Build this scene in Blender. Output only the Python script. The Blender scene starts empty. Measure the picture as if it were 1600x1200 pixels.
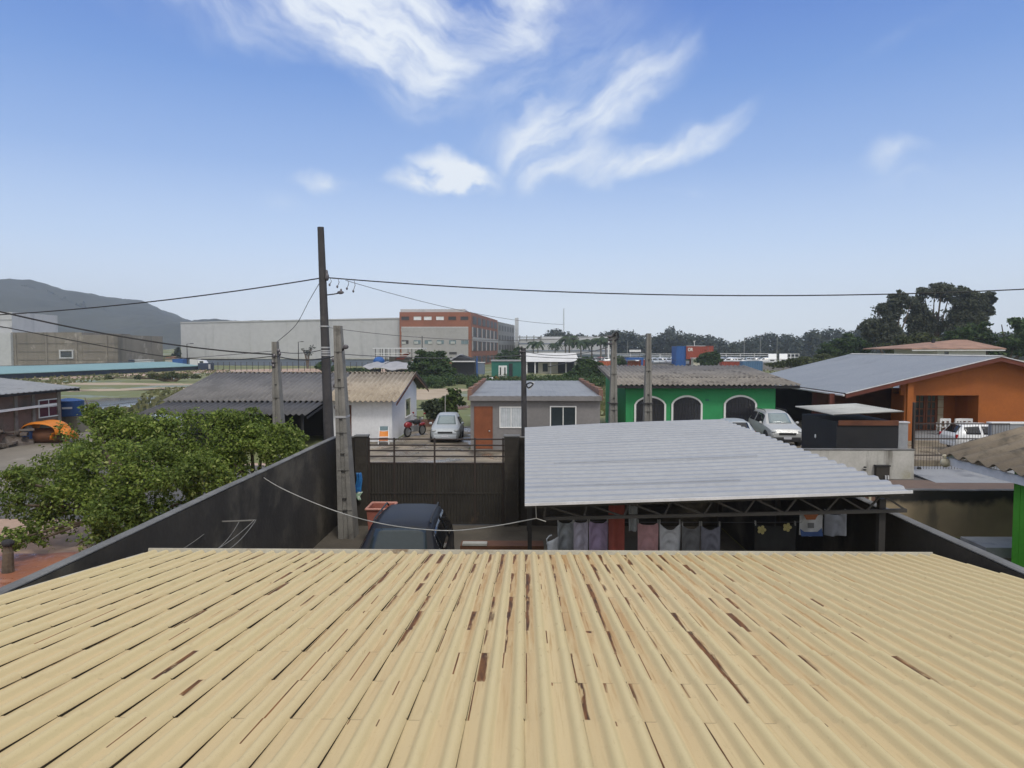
import bpy, math, random
import numpy as np
from mathutils import Vector
R = math.radians
random.seed(7)
SC = bpy.context.scene
COL = SC.collection
CAMZ, FPX = 5.55, 1100.0
PSI, THE = math.atan(20/1100), math.atan(55/1100)
_F = Vector((-math.sin(PSI)*math.cos(THE), math.cos(PSI)*math.cos(THE), -math.sin(THE)))
_R = Vector((math.cos(PSI), math.sin(PSI), 0))
_U = _R.cross(_F)
def ray(px, py): return _F + _R*((px-800)/FPX) - _U*((py-600)/FPX)
def at(px, py, d):
    r = ray(px, py); t = d/r.y
    return Vector((r.x*t, d, CAMZ + r.z*t))
def X(px, d, py=600): return at(px, py, d).x
def Z(py, d, px=820): return at(px, py, d).z
def gnd(px, py, z=0.0):
    r = ray(px, py); t = (z-CAMZ)/r.z
    return Vector((r.x*t, r.y*t, z))

# ------------------------------------------------------------------ materials
MATS = {}
class NT:
    def __init__(s, nt): s.nt = nt
    def n(s, t, **kw):
        nd = s.nt.nodes.new(t)
        for k, v in kw.items(): setattr(nd, k, v)
        return nd
    def l(s, a, b): s.nt.links.new(a, b)
    def math(s, op, a, b=None, clamp=False):
        m = s.n('ShaderNodeMath', operation=op); m.use_clamp = clamp
        for i, v in enumerate((a, b)):
            if v is None: continue
            if hasattr(v, 'links') or isinstance(v, bpy.types.NodeSocket): s.l(v, m.inputs[i])
            else: m.inputs[i].default_value = v
        return m.outputs[0]
    def mix(s, fac, a, b):
        m = s.n('ShaderNodeMix', data_type='RGBA')
        for sock, v in ((m.inputs[0], fac), (m.inputs[6], a), (m.inputs[7], b)):
            if isinstance(v, bpy.types.NodeSocket): s.l(v, sock)
            elif isinstance(v, (int, float)): sock.default_value = v
            else: sock.default_value = (*v[:3], 1)
        return m.outputs[2]
    def noise(s, vec, scale, detail=4, rough=.55, dim='3D'):
        t = s.n('ShaderNodeTexNoise'); t.inputs['Scale'].default_value = scale
        t.inputs['Detail'].default_value = detail; t.inputs['Roughness'].default_value = rough
        if vec is not None: s.l(vec, t.inputs['Vector'])
        return t.outputs['Fac']
    def ss(s, v, lo, hi):
        m = s.n('ShaderNodeMapRange', interpolation_type='SMOOTHSTEP')
        s.l(v, m.inputs['Value']); m.inputs['From Min'].default_value = lo; m.inputs['From Max'].default_value = hi
        return m.outputs['Result']
    def scaled(s, vec, sc):
        m = s.n('ShaderNodeMapping'); m.inputs['Scale'].default_value = sc; s.l(vec, m.inputs['Vector'])
        return m.outputs['Vector']

def newmat(name):
    m = bpy.data.materials.new(name); m.use_nodes = True
    t = NT(m.node_tree); b = m.node_tree.nodes['Principled BSDF']
    MATS[name] = m
    return m, t, b
def M(name, c1, c2=None, scale=1.5, rough=.75, metal=0, bump=0, bscale=25, stain=None, streak=None, spec=.4, sheen=None, coat=0, planks=None, wet=None):
    """base colour with mottling; stain=(colour, scale, lo, hi), streak=(colour, scale, lo, hi) runs down the surface"""
    m, t, b = newmat(name)
    tc = t.n('ShaderNodeTexCoord').outputs['Object']
    c2 = c2 or tuple(x*.82 for x in c1)
    f = t.ss(t.noise(tc, scale), .3, .7)
    col = t.mix(f, c1, c2)
    fine = t.ss(t.noise(tc, scale*14, 3), .35, .7)
    col = t.mix(t.math('MULTIPLY', fine, .25), col, tuple(x*.7 for x in c2))
    if stain:
        s = t.ss(t.noise(tc, stain[1], 6, .65), stain[2], stain[3]); col = t.mix(s, col, stain[0])
    if streak:
        v = t.scaled(tc, (1, 1, .12))
        s = t.ss(t.noise(v, streak[1], 5, .6), streak[2], streak[3]); col = t.mix(s, col, streak[0])
    t.l(col, b.inputs['Base Color'])
    b.inputs['Roughness'].default_value = rough; b.inputs['Metallic'].default_value = metal
    b.inputs['Specular IOR Level'].default_value = spec
    if coat: b.inputs['Coat Weight'].default_value = coat; b.inputs['Coat Roughness'].default_value = .05
    if wet:
        w = t.ss(t.noise(tc, wet[0], 5, .6), wet[1], wet[2])
        rr = t.n('ShaderNodeMapRange'); t.l(w, rr.inputs['Value']); rr.inputs['To Min'].default_value = rough; rr.inputs['To Max'].default_value = wet[3]
        t.l(rr.outputs[0], b.inputs['Roughness'])
    if bump:
        bp = t.n('ShaderNodeBump'); bp.inputs['Strength'].default_value = bump; bp.inputs['Distance'].default_value = .03
        t.l(t.noise(tc, bscale, 5), bp.inputs['Height']); t.l(bp.outputs[0], b.inputs['Normal'])
    return m
def leafmat(name, dark, light, tip=None, trans=.3):
    m, t, b = newmat(name)
    a = t.n('ShaderNodeAttribute', attribute_name='rnd').outputs['Fac']
    col = t.mix(a, dark, light)
    if tip: col = t.mix(t.ss(a, .9, .97), col, tip)
    tc = t.n('ShaderNodeTexCoord').outputs['Object']
    col = t.mix(t.math('MULTIPLY', t.ss(t.noise(tc, .45, 3), .4, .65), .5), col, tuple(x*.55 for x in dark))
    t.l(col, b.inputs['Base Color']); b.inputs['Roughness'].default_value = .55; b.inputs['Specular IOR Level'].default_value = .25
    tr = t.n('ShaderNodeBsdfTranslucent'); t.l(col, tr.inputs['Color'])
    mx = t.n('ShaderNodeMixShader'); mx.inputs[0].default_value = trans
    t.l(b.outputs[0], mx.inputs[1]); t.l(tr.outputs[0], mx.inputs[2])
    t.l(mx.outputs[0], m.node_tree.nodes['Material Output'].inputs['Surface'])
    return m
def glass(name, col, rough=.06, spec=.6):
    return M(name, col, tuple(x*.8 for x in col), 1, rough=rough, spec=spec)

# ------------------------------------------------------------------ mesh builder
class MB:
    def __init__(s): s.v = []; s.f = []; s.mi = []; s.cur = 0
    def add(s, vs, fs):
        o = len(s.v); s.v += [tuple(p) for p in vs]
        for f in fs: s.f.append(tuple(i+o for i in f)); s.mi.append(s.cur)
        return s
    def box(s, x0, x1, y0, y1, z0, z1):
        vs = [(x, y, z) for z in (z0, z1) for y in (y0, y1) for x in (x0, x1)]
        return s.add(vs, [(0,2,3,1),(4,5,7,6),(0,1,5,4),(2,6,7,3),(0,4,6,2),(1,3,7,5)])
    def obox(s, c, sz, rz=0, rx=0, ry=0):
        from mathutils import Euler
        e = Euler((rx, ry, rz)).to_matrix(); c = Vector(c)
        vs = [c + e @ Vector((x*sz[0]/2, y*sz[1]/2, z*sz[2]/2)) for z in (-1, 1) for y in (-1, 1) for x in (-1, 1)]
        return s.add(vs, [(0,2,3,1),(4,5,7,6),(0,1,5,4),(2,6,7,3),(0,4,6,2),(1,3,7,5)])
    def quad(s, a, b, c, d): return s.add([a, b, c, d], [(0, 1, 2, 3)])
    def beam(s, a, b, w, h=None):
        """square bar from a to b"""
        a, b = Vector(a), Vector(b); h = h or w; d = (b-a).normalized()
        u = d.cross(Vector((0, 0, 1)));
        if u.length < 1e-3: u = Vector((1, 0, 0))
        u.normalize(); n = u.cross(d)
        vs = [p + u*(i*w/2) + n*(j*h/2) for p in (a, b) for (i, j) in ((-1,-1),(1,-1),(1,1),(-1,1))]
        return s.add(vs, [(0,1,2,3),(7,6,5,4),(0,4,5,1),(1,5,6,2),(2,6,7,3),(3,7,4,0)])
    def tube(s, pts, rad, seg=8, cap=True):
        pts = [Vector(p) for p in pts]; n = len(pts)
        if not hasattr(rad, '__len__'): rad = [rad]*n
        vs = []
        for i, p in enumerate(pts):
            d = (pts[min(i+1, n-1)] - pts[max(i-1, 0)]).normalized()
            u = d.cross(Vector((0, 0, 1)))
            if u.length < .05: u = d.cross(Vector((0, 1, 0)))
            u.normalize(); w = u.cross(d)
            for k in range(seg):
                a = 2*math.pi*k/seg
                vs.append(p + (u*math.cos(a) + w*math.sin(a))*rad[i])
        fs = [(i*seg+k, i*seg+(k+1) % seg, (i+1)*seg+(k+1) % seg, (i+1)*seg+k) for i in range(n-1) for k in range(seg)]
        if cap: fs += [tuple(range(seg))[::-1], tuple(range((n-1)*seg, n*seg))]
        return s.add(vs, fs)
    def ell(s, c, r, seg=12, ring=7):
        vs = []; c = Vector(c)
        for i in range(ring+1):
            th = math.pi*i/ring
            for k in range(seg):
                a = 2*math.pi*k/seg
                vs.append(c + Vector((r[0]*math.sin(th)*math.cos(a), r[1]*math.sin(th)*math.sin(a), r[2]*math.cos(th))))
        return s.add(vs, [(i*seg+k, (i+1)*seg+k, (i+1)*seg+(k+1) % seg, i*seg+(k+1) % seg) for i in range(ring) for k in range(seg)])
    def prism(s, poly, axis, a0, a1):
        """poly of (u,v) extruded: axis 'y' -> (u,a,v), axis 'x' -> (a,u,v), axis 'z' -> (u,v,a)"""
        g = {'y': lambda u, v, a: (u, a, v), 'x': lambda u, v, a: (a, u, v), 'z': lambda u, v, a: (u, v, a)}[axis]
        n = len(poly)
        vs = [g(u, v, a0) for u, v in poly] + [g(u, v, a1) for u, v in poly]
        return s.add(vs, [tuple(range(n)), tuple(range(2*n-1, n-1, -1))] + [(i, i+n, (i+1) % n+n, (i+1) % n) for i in range(n)])
    def sheet(s, O, U, V, pitch, amp, prof='sine', nv=2, per=8):
        """corrugated sheet: waves march along U, ribs run along V"""
        O, U, V = Vector(O), Vector(U), Vector(V); n = U.cross(V).normalized()
        if n.z < 0: n = -n
        L = U.length; k = max(1, round(L/pitch))
        if prof == 'sine': w = [(i/per, amp*.5*math.cos(2*math.pi*i/per)) for i in range(per)]
        else: w = [(0, 0), (.52, 0), (.6, amp), (.92, amp)]
        us = [((c+a)/k, h) for c in range(k) for a, h in w] + [(1, w[0][1])]
        vs = [O + U*u + V*(j/(nv-1)) + n*h for j in range(nv) for u, h in us]; m = len(us)
        return s.add(vs, [(j*m+i, j*m+i+1, (j+1)*m+i+1, (j+1)*m+i) for j in range(nv-1) for i in range(m-1)])
    def grid(s, fn, nu, nv):
        vs = [fn(i/nu, j/nv) for j in range(nv+1) for i in range(nu+1)]
        return s.add(vs, [(j*(nu+1)+i, j*(nu+1)+i+1, (j+1)*(nu+1)+i+1, (j+1)*(nu+1)+i) for j in range(nv) for i in range(nu)])
    def build(s, name, mat, parent=None, world=True, smooth=0, solid=0, bevel=0, **tags):
        vs = s.v
        if parent is not None and world:
            o = Vector((0, 0, 0)); p = parent
            while p is not None: o += p.location; p = p.parent
            vs = [(x-o.x, y-o.y, z-o.z) for x, y, z in vs]
        me = bpy.data.meshes.new(name); me.from_pydata(vs, [], s.f)
        for m in (mat if isinstance(mat, (list, tuple)) else [mat]): me.materials.append(MATS[m])
        if any(s.mi): me.polygons.foreach_set('material_index', s.mi)
        me.validate(); me.update()
        if smooth:
            me.polygons.foreach_set('use_smooth', [True]*len(me.polygons)); me.set_sharp_from_angle(angle=R(smooth))
        o = bpy.data.objects.new(name, me); COL.objects.link(o)
        if parent is not None: o.parent = parent
        if bevel:
            b = o.modifiers.new('bevel', 'BEVEL'); b.width = bevel; b.segments = 2; b.limit_method = 'ANGLE'
        if solid:
            d = o.modifiers.new('solid', 'SOLIDIFY'); d.thickness = solid; d.offset = -1
        for k, v in tags.items(): o[k] = v
        return o
def tag(o, label, cat, group=None, kind=None):
    o['label'] = label; o['category'] = cat
    if group: o['group'] = group
    if kind: o['kind'] = kind
    return o
def thing(name, label, cat, loc=(0, 0, 0), rz=0, group=None):
    o = bpy.data.objects.new(name, None); COL.objects.link(o); o.empty_display_size = .2
    o.location = loc; o.rotation_euler = (0, 0, rz)
    return tag(o, label, cat, group)
def dup(o, loc=None, rz=None, label=None, scale=None):
    def rec(a, par):
        c = a.copy(); COL.objects.link(c)
        if par: c.parent = par
        for ch in list(a.children): rec(ch, c)
        return c
    c = rec(o, None)
    if loc is not None: c.location = loc
    if rz is not None: c.rotation_euler = (0, 0, rz)
    if scale is not None: c.scale = scale
    if label: c['label'] = label
    return c
def np_mesh(name, verts, faces4, mat, parent=None, rnd=None):
    me = bpy.data.meshes.new(name); n = len(verts); m = len(faces4)
    if parent is not None:
        o = Vector((0, 0, 0)); p = parent
        while p is not None: o += p.location; p = p.parent
        verts = verts - np.array(o)
    me.vertices.add(n); me.vertices.foreach_set('co', np.asarray(verts, np.float32).ravel())
    me.loops.add(m*4); me.loops.foreach_set('vertex_index', np.asarray(faces4, np.int32).ravel())
    me.polygons.add(m); me.polygons.foreach_set('loop_start', np.arange(0, m*4, 4, dtype=np.int32))
    me.update(calc_edges=True)
    if rnd is not None:
        a = me.attributes.new('rnd', 'FLOAT', 'FACE'); a.data.foreach_set('value', np.asarray(rnd, np.float32))
    me.materials.append(MATS[mat]); me.validate()
    o = bpy.data.objects.new(name, me); COL.objects.link(o)
    if parent is not None: o.parent = parent
    return o
def leaves(blobs, n, size, seed, aspect=.5, shell=.55, droop=.2, clump=0, gap=-1.0):
    """leaf-sized diamonds through the volume of ellipsoids (cx,cy,cz,rx,ry,rz)"""
    g = np.random.default_rng(seed); B = np.array(blobs, float)
    w = np.cbrt(B[:,3]*B[:,4]*B[:,5])**2.2; idx = g.choice(len(B), n, p=w/w.sum())
    d = g.normal(size=(n, 3)); d /= np.linalg.norm(d, axis=1)[:, None]
    rr = shell + (1-shell)*g.random(n)**.6; rr = np.where(g.random(n) < .25, g.random(n)**.5, rr)
    rr *= 1 + .18*g.normal(size=n)*(g.random(n) < .3)
    c = B[idx, :3] + d*rr[:, None]*B[idx, 3:6]
    if clump:
        q = np.sin(c[:, 0]*clump*1.3+seed)+np.sin(c[:, 1]*clump*1.7+2*seed)+np.sin(c[:, 2]*clump*1.5+c[:, 0]*clump*.7)
        keep = q > gap + .9*g.random(n); c = c[keep]; d = d[keep]; n = len(c)
    nrm = d*.5 + g.normal(size=(n, 3))*.6 + np.array([0, 0, .55]); nrm /= np.linalg.norm(nrm, axis=1)[:, None]
    t = g.normal(size=(n, 3)); t[:, 2] -= droop; t -= (t*nrm).sum(1)[:, None]*nrm; t /= np.linalg.norm(t, axis=1)[:, None]
    b = np.cross(nrm, t); s = size*(.6+.8*g.random(n))[:, None]
    V = np.stack([c - t*s*.5, c + b*s*aspect*.5 + nrm*s*.06, c + t*s*.5, c - b*s*aspect*.5 + nrm*s*.06], 1).reshape(-1, 3)
    return V, np.arange(n*4).reshape(-1, 4), g.random(n)
def crown(parent, blobs, n, size, mat, seed, name='crown', **kw):
    V, F, r = leaves(blobs, n, size, seed, **kw)
    return np_mesh(name, V, F, mat, parent, r)
def pxblobs(lst, d, dep=.8):
    """(px, py, rx, ry[, dd]) -> ellipsoids at depth d"""
    out = []
    for e in lst:
        dd = d + (e[4] if len(e) > 4 else 0); p = at(e[0], e[1], dd); k = dd/FPX
        out.append((p.x, p.y, p.z, e[2]*k, dep*(e[2]+e[3])*.5*k, e[3]*k))
    return out
def struct(name, mb, mat, label, cat, **kw):
    return tag(mb.build(name, mat, **kw), label, cat, kind='structure')
def window(parent, x0, x1, z0, z1, y, fm='white_paint', pm='dark_glass', mull=1, t=.06, dep=.05, name='window', face=-1):
    """window on a wall facing -Y (face=-1) at plane y"""
    f = MB(); a, b = sorted((y+face*dep, y-face*.02))
    f.box(x0-t, x0, a, b, z0-t, z1+t).box(x1, x1+t, a, b, z0-t, z1+t).box(x0, x1, a, b, z1, z1+t).box(x0, x1, a, b, z0-t, z0)
    for i in range(mull):
        c = x0 + (x1-x0)*(i+1)/(mull+1); f.box(c-t*.35, c+t*.35, a+.008, b, z0, z1)
    o = f.build(name, fm, parent)
    p0, p1 = sorted((y+face*.012, y-face*.015))
    MB().box(x0, x1, p0, p1, z0, z1).build('pane', pm, o)
    return o
def cable(pts, r, mat, label, name='cable', group='overhead cables'):
    o = MB().tube(pts, r, 6).build(name, mat, smooth=60)
    return tag(o, label, 'cable', group)
def sag(a, b, s, n=24):
    a, b = Vector(a), Vector(b)
    return [a.lerp(b, i/n) - Vector((0, 0, 4*s*(i/n)*(1-i/n))) for i in range(n+1)]
def spx(pts, n=10):
    """smooth curve through world points"""
    P = [Vector(p) for p in pts]; out = []
    for i in range(len(P)-1):
        p0, p1, p2, p3 = P[max(i-1, 0)], P[i], P[i+1], P[min(i+2, len(P)-1)]
        for k in range(n):
            t = k/n
            out.append(.5*((2*p1) + (p2-p0)*t + (2*p0-5*p1+4*p2-p3)*t*t + (3*p1-p0-3*p2+p3)*t**3))
    return out + [P[-1]]
# ------------------------------------------------------------------ material library
M('grass_ground', (.125,.15,.055), (.185,.18,.08), .05, .9, bump=.5, bscale=3, stain=((.25,.205,.125), .035, .6, .74), wet=(.08,.55,.62,.35))
M('dirt', (.40,.28,.21), (.33,.2,.135), .25, .8, bump=.6, bscale=4, stain=((.46,.36,.29), .12, .45, .62), wet=(.35,.56,.66,.5))
M('red_mud', (.33,.135,.072), (.24,.09,.047), .6, .55, bump=1, bscale=5, stain=((.36,.19,.13), .5, .55, .7), wet=(1.2,.5,.6,.15))
M('sand', (.42,.34,.25), (.34,.26,.18), .3, .9, bump=.4, bscale=5)
M('yard_concrete', (.12,.105,.085), (.075,.065,.052), .6, .75, bump=.3, stain=((.05,.043,.034), .5, .5, .7))
M('wet_concrete', (.3,.25,.19), (.15,.13,.095), .55, .7, bump=.25, stain=((.06,.052,.04), .5, .52, .66), wet=(.45,.5,.6,.12))
M('paver', (.15,.105,.085), (.115,.08,.065), .8, .8, bump=.4)
M('street', (.12,.11,.1), (.09,.085,.08), .4, .75, bump=.3)
M('smooth_concrete', (.3,.31,.33), (.24,.25,.27), .6, .55, bump=.1, stain=((.14,.15,.17), .8, .5, .7))
M('dark_wall', (.044,.038,.031), (.026,.0225,.0185), .7, .92, bump=.4, bscale=9, stain=((.1,.087,.066), .55, .47, .7), streak=((.015,.0135,.012), .5, .55, .8))
M('wall_cap', (.18,.18,.178), (.11,.11,.11), 1.6, .85, bump=.4, stain=((.05,.05,.046), 1.1, .56, .7))
M('stained_beige_wall', (.2,.165,.115), (.145,.12,.085), .7, .9, bump=.3, stain=((.09,.08,.06), .8, .52, .7))
M('moss_ground', (.09,.08,.05), (.06,.055,.038), .5, .8, bump=.4)
M('white_wall', (.72,.73,.76), (.67,.68,.71), .5, .8, bump=.06, streak=((.42,.42,.42), .8, .62, .8))
M('limewash_wall', (.5,.49,.46), (.4,.39,.36), .8, .9, bump=.2, streak=((.16,.15,.13), 1.5, .58, .72), stain=((.3,.28,.2), .9, .58, .75))
M('gray_wall', (.21,.2,.2), (.175,.168,.168), .5, .85, bump=.1, streak=((.12,.115,.11), .9, .58, .75))
M('green_wall', (.03,.29,.1), (.025,.25,.085), .4, .7, bump=.08, streak=((.018,.13,.05), 1.2, .58, .75))
M('lime_wall', (.09,.42,.03), (.07,.35,.022), .6, .7, bump=.1)
M('orange_wall', (.345,.1,.016), (.285,.082,.014), .6, .7, bump=.08, streak=((.26,.068,.012), .9, .56, .76))
M('brown_wood', (.14,.048,.02), (.09,.03,.014), 1.5, .6, bump=.2)
M('door_wood', (.235,.075,.03), (.18,.055,.022), 2, .5, bump=.1)
M('dark_red_board', (.13,.032,.018), (.1,.025,.015), 1, .6)
M('black_board', (.016,.016,.018), (.011,.011,.013), 1, .75, bump=.15)
M('fibre_roof', (.26,.235,.205), (.185,.168,.15), .7, .9, bump=.3, stain=((.09,.08,.07), .9, .5, .7))
M('fibre_roof_tan', (.40,.34,.265), (.30,.25,.19), .8, .9, bump=.3, stain=((.16,.12,.085), 1.2, .52, .7))
M('fibre_roof_dark', (.17,.163,.163), (.12,.116,.116), .8, .9, bump=.3, stain=((.19,.18,.17), 1.1, .56, .7))
M('fibre_roof_lean', (.088,.086,.09), (.066,.065,.069), .8, .85, bump=.3, stain=((.11,.105,.1), 1.1, .6, .75))
M('fibre_roof_near', (.27,.22,.16), (.2,.16,.115), 1.2, .9, bump=.4, stain=((.1,.085,.065), 1.6, .5, .7))
M('pale_sheet', (.44,.44,.42), (.36,.36,.34), .8, .7, bump=.1, stain=((.25,.25,.23), .8, .55, .75))
M('blue_metal_roof', (.20,.225,.27), (.175,.2,.245), .4, .5, bump=.05, stain=((.15,.17,.2), .3, .55, .75))
M('carport_sheet', (.315,.325,.345), (.295,.305,.328), .5, .5, metal=.1, bump=.05, stain=((.24,.25,.27), .5, .58, .8), streak=None)
M('white_edge', (.62,.62,.64), None, 2, .5)
M('gray_roof_sheet', (.25,.26,.275), (.21,.22,.235), .5, .6, bump=.1, stain=((.14,.14,.15), .4, .52, .72))
M('brick', (.24,.135,.1), (.18,.105,.08), 3, .9, bump=.5, stain=((.12,.07,.05), 2, .5, .7))
M('clay_tile', (.35,.21,.15), (.27,.155,.11), .8, .85, bump=.5, bscale=14, stain=((.14,.1,.08), .6, .5, .7))
M('white_paint', (.75,.75,.74), (.68,.68,.67), 2, .5)
M('cream_paint', (.55,.5,.36), (.47,.42,.3), 2, .6)
M('black_steel', (.022,.021,.021), (.016,.015,.015), 3, .5, metal=.3)
M('gate_steel', (.04,.035,.028), (.027,.024,.02), 1.2, .7, bump=.2, stain=((.07,.05,.033), 1.4, .58, .75))
M('gate_rail', (.05,.035,.028), (.035,.026,.022), 3, .6)
M('truss_steel', (.055,.05,.046), (.04,.037,.034), 3, .6)
M('pole_concrete', (.235,.225,.205), (.165,.158,.145), 1.6, .9, bump=.5, stain=((.07,.066,.06), 1.3, .54, .72))
M('pole_notch', (.05,.048,.045), None, 3, .9)
M('pole_dark', (.062,.058,.06), (.04,.038,.04), 1.6, .85, bump=.4, stain=((.12,.115,.105), 1.2, .56, .75))
M('band_metal', (.45,.45,.46), None, 4, .5, metal=.5)
M('cable_black', (.02,.02,.022), None, 3, .6)
M('cable_gray', (.12,.12,.13), None, 3, .6)
M('rope', (.42,.41,.38), None, 5, .8)
M('insulator', (.1,.09,.1), None, 4, .3)
M('steel_warehouse', (.45,.455,.465), (.42,.425,.435), .05, .6, streak=((.27,.28,.3), .25, .55, .75))
M('warehouse_base', (.15,.18,.24), (.12,.15,.2), .1, .6)
M('pale_block', (.48,.49,.5), (.42,.43,.44), .08, .8, streak=((.33,.33,.33), .3, .56, .75))
M('raw_concrete', (.235,.21,.175), (.175,.155,.13), .12, .9, streak=((.1,.09,.075), .35, .5, .7), stain=((.34,.31,.27), .2, .55, .7))
M('teal_roof', (.2,.33,.32), (.17,.29,.29), .1, .5)
M('navy_wall', (.025,.04,.075), (.02,.03,.06), .2, .6)
M('facade_brick', (.27,.105,.06), (.22,.085,.05), .12, .85, streak=((.2,.07,.04), .4, .58, .75))
M('facade_gray', (.36,.355,.35), (.32,.315,.31), .1, .7)
M('annex_gray', (.22,.22,.21), (.19,.19,.18), .1, .8)
M('fabric_gray', (0.329,0.342,0.342), None, 6, .9); M('fabric_lilac_gray', (0.634,0.586,0.671), None, 6, .9)
M('fabric_purple', (.58,.44,.62), None, 6, .9); M('fabric_red', (.3,.075,.055), None, 6, .9)
M('fabric_pink', (.8,.46,.46), None, 6, .9); M('fabric_white', (0.800,0.800,0.800), None, 6, .9)
M('fabric_dark', (0.244,0.244,0.244), None, 6, .9); M('fabric_slate', (0.281,0.281,0.329), None, 6, .9)
M('fabric_black', (.045,.045,.044), None, 6, .9); M('fabric_bluegray', (0.366,0.378,0.415), None, 6, .9)
M('fabric_orange', (0.488,0.171,0.073), None, 6, .9); M('fabric_blue', (0.085,0.146,0.342), None, 6, .9); M('fabric_cream', (0.732,0.732,0.708), None, 6, .9)
M('flower_yellow', (.6,.52,.22), None, 9, .9)
M('plastic_white', (.72,.73,.74), None, 3, .4); M('plastic_blue', (.02,.07,.22), (.015,.055,.18), 2, .45, stain=((.1,.16,.3), 2, .6, .75))
M('plastic_terracotta', (.33,.115,.085), (.27,.09,.065), 2, .5); M('plastic_terracotta_rim', (.5,.24,.19), None, 2, .5)
M('orange_tarp', (.62,.2,.012), (.5,.15,.01), 3, .5, bump=.3, bscale=8)
M('tarp_brown', (.16,.07,.035), (.11,.05,.03), 2, .7)
M('bag_blue', (.02,.09,.33), (.03,.2,.42), 9, .4); M('bag_green', (.2,.5,.22), (.62,.66,.62), 14, .4)
M('paint_silver', (.40,.43,.46), (.38,.41,.44), .6, .45, metal=.2, coat=.12)
M('paint_silver_warm', (.44,.45,.45), (.42,.43,.43), .6, .45, metal=.2, coat=.12)
M('paint_black', (.012,.012,.014), (.009,.009,.011), .6, .45, spec=.22, coat=.06)
M('paint_white', (.75,.76,.77), (.72,.73,.74), .6, .3, coat=.5)
M('paint_red', (.3,.02,.025), None, 1, .3, coat=.5); M('paint_gray', (.12,.125,.13), None, 1, .3, metal=.3, coat=.5)
M('paint_blue', (.03,.07,.17), None, 1, .3, coat=.5)
M('tyre', (.02,.02,.02), None, 5, .9); M('rim', (.4,.41,.42), None, 3, .35, metal=.7)
M('trim_black', (.025,.025,.027), None, 3, .6)
M('lamp_glass', (.38,.4,.41), None, 3, .15, spec=.5); M('tail_red', (.4,.02,.025), None, 3, .25)
M('plate', (.6,.61,.66), None, 3, .5)
glass('car_glass', (.03,.04,.045), .07, .35); glass('car_glass_pale', (.2,.25,.265), .06); glass('tinted_glass', (.012,.013,.016), .05)
glass('dark_glass', (.03,.04,.045), .08); glass('teal_glass', (.13,.2,.22), .1); glass('bright_glass', (.75,.78,.8), .3)
glass('facade_window', (.045,.042,.042), .5, .25); glass('arch_pane', (.022,.022,.03), .25)
M('curtain_white', (.5,.53,.56), (.4,.43,.46), 3, .8); M('curtain_wine', (.1,.02,.032), (.075,.015,.025), 3, .8)
M('brown_house_wall', (.2,.135,.105), (.15,.1,.08), .8, .9, bump=.2, stain=((.1,.085,.065), .7, .52, .68), streak=((.08,.07,.06), .8, .58, .75))
M('junk', (.1,.075,.06), (.16,.14,.13), 2.5, .9, bump=.6, bscale=8)
M('container_red', (.3,.055,.03), (.24,.045,.025), .3, .7, streak=((.2,.05,.03), .8, .58, .75)); M('container_blue', (.02,.1,.33), (.018,.08,.27), .3, .7)
M('container_orange', (.42,.11,.05), (.34,.09,.04), .3, .7); M('container_steel_blue', (.07,.15,.27), (.06,.13,.24), .3, .7); M('container_green', (.02,.14,.11), (.017,.11,.09), .3, .7)
M('tarp_gray', (.36,.36,.38), (.28,.28,.3), .6, .8, bump=.3, bscale=3); M('dark_timber', (.03,.03,.034), None, 2, .9)
M('shed_white', (.62,.62,.63), (.55,.55,.56), .5, .7); M('shed_cream', (.5,.48,.4), None, .6, .8)
M('bark', (.13,.1,.07), (.08,.06,.045), 3, .95, bump=.8, bscale=10); M('palm_bark', (.2,.18,.15), (.14,.13,.11), 2, .95, bump=.6)
leafmat('leaf_near', (.064,.108,.02), (.25,.325,.06), (.38,.42,.14), trans=.4); leafmat('leaf_hill', (.062,.066,.055), (.08,.083,.068), trans=.1); leafmat('leaf_dark', (.017,.032,.014), (.045,.075,.028))
leafmat('leaf_euc', (.058,.07,.05), (.14,.155,.1), trans=.35); leafmat('leaf_bush', (.03,.056,.018), (.085,.145,.042))
leafmat('leaf_far', (.034,.046,.034), (.05,.065,.045), trans=.1); leafmat('leaf_gray', (.045,.065,.035), (.12,.15,.085)); leafmat('leaf_olive', (.05,.065,.022), (.12,.14,.05))
leafmat('leaf_lightgreen', (.03,.06,.015), (.14,.2,.055)); leafmat('leaf_palm', (.025,.05,.02), (.07,.11,.04))
leafmat('grass_blade', (.1,.11,.04), (.2,.19,.09), trans=.2)
M('hill_forest', (.062,.064,.053), (.042,.045,.038), .02, .95, bump=1, bscale=.2)
m, t, b = newmat('mould_wall')
tc = t.n('ShaderNodeTexCoord').outputs['Object']; sx = t.n('ShaderNodeSeparateXYZ'); t.l(tc, sx.inputs[0])
hgt = t.math('ADD', sx.outputs[2], t.math('MULTIPLY', t.noise(tc, .8, 5), .9)); c_ = t.mix(t.ss(t.noise(tc, .7), .3, .7), (.33,.26,.165), (.235,.185,.12))
c_ = t.mix(t.ss(t.noise(t.scaled(tc, (1, 1, .3)), 1.3, 5), .55, .75), c_, (.13,.108,.075)); c_ = t.mix(t.ss(hgt, 1.36, 1.6), c_, (.018,.017,.016)); t.l(c_, b.inputs['Base Color']); b.inputs['Roughness'].default_value = .9
m, t, b = newmat('water')
b.inputs['Base Color'].default_value = (.07,.08,.085,1); b.inputs['Roughness'].default_value = .04; b.inputs['Specular IOR Level'].default_value = .7
bp = t.n('ShaderNodeBump'); bp.inputs['Strength'].default_value = .08; tc = t.n('ShaderNodeTexCoord').outputs['Object']
t.l(t.noise(tc, 2.5), bp.inputs['Height']); t.l(bp.outputs[0], b.inputs['Normal'])

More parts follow.
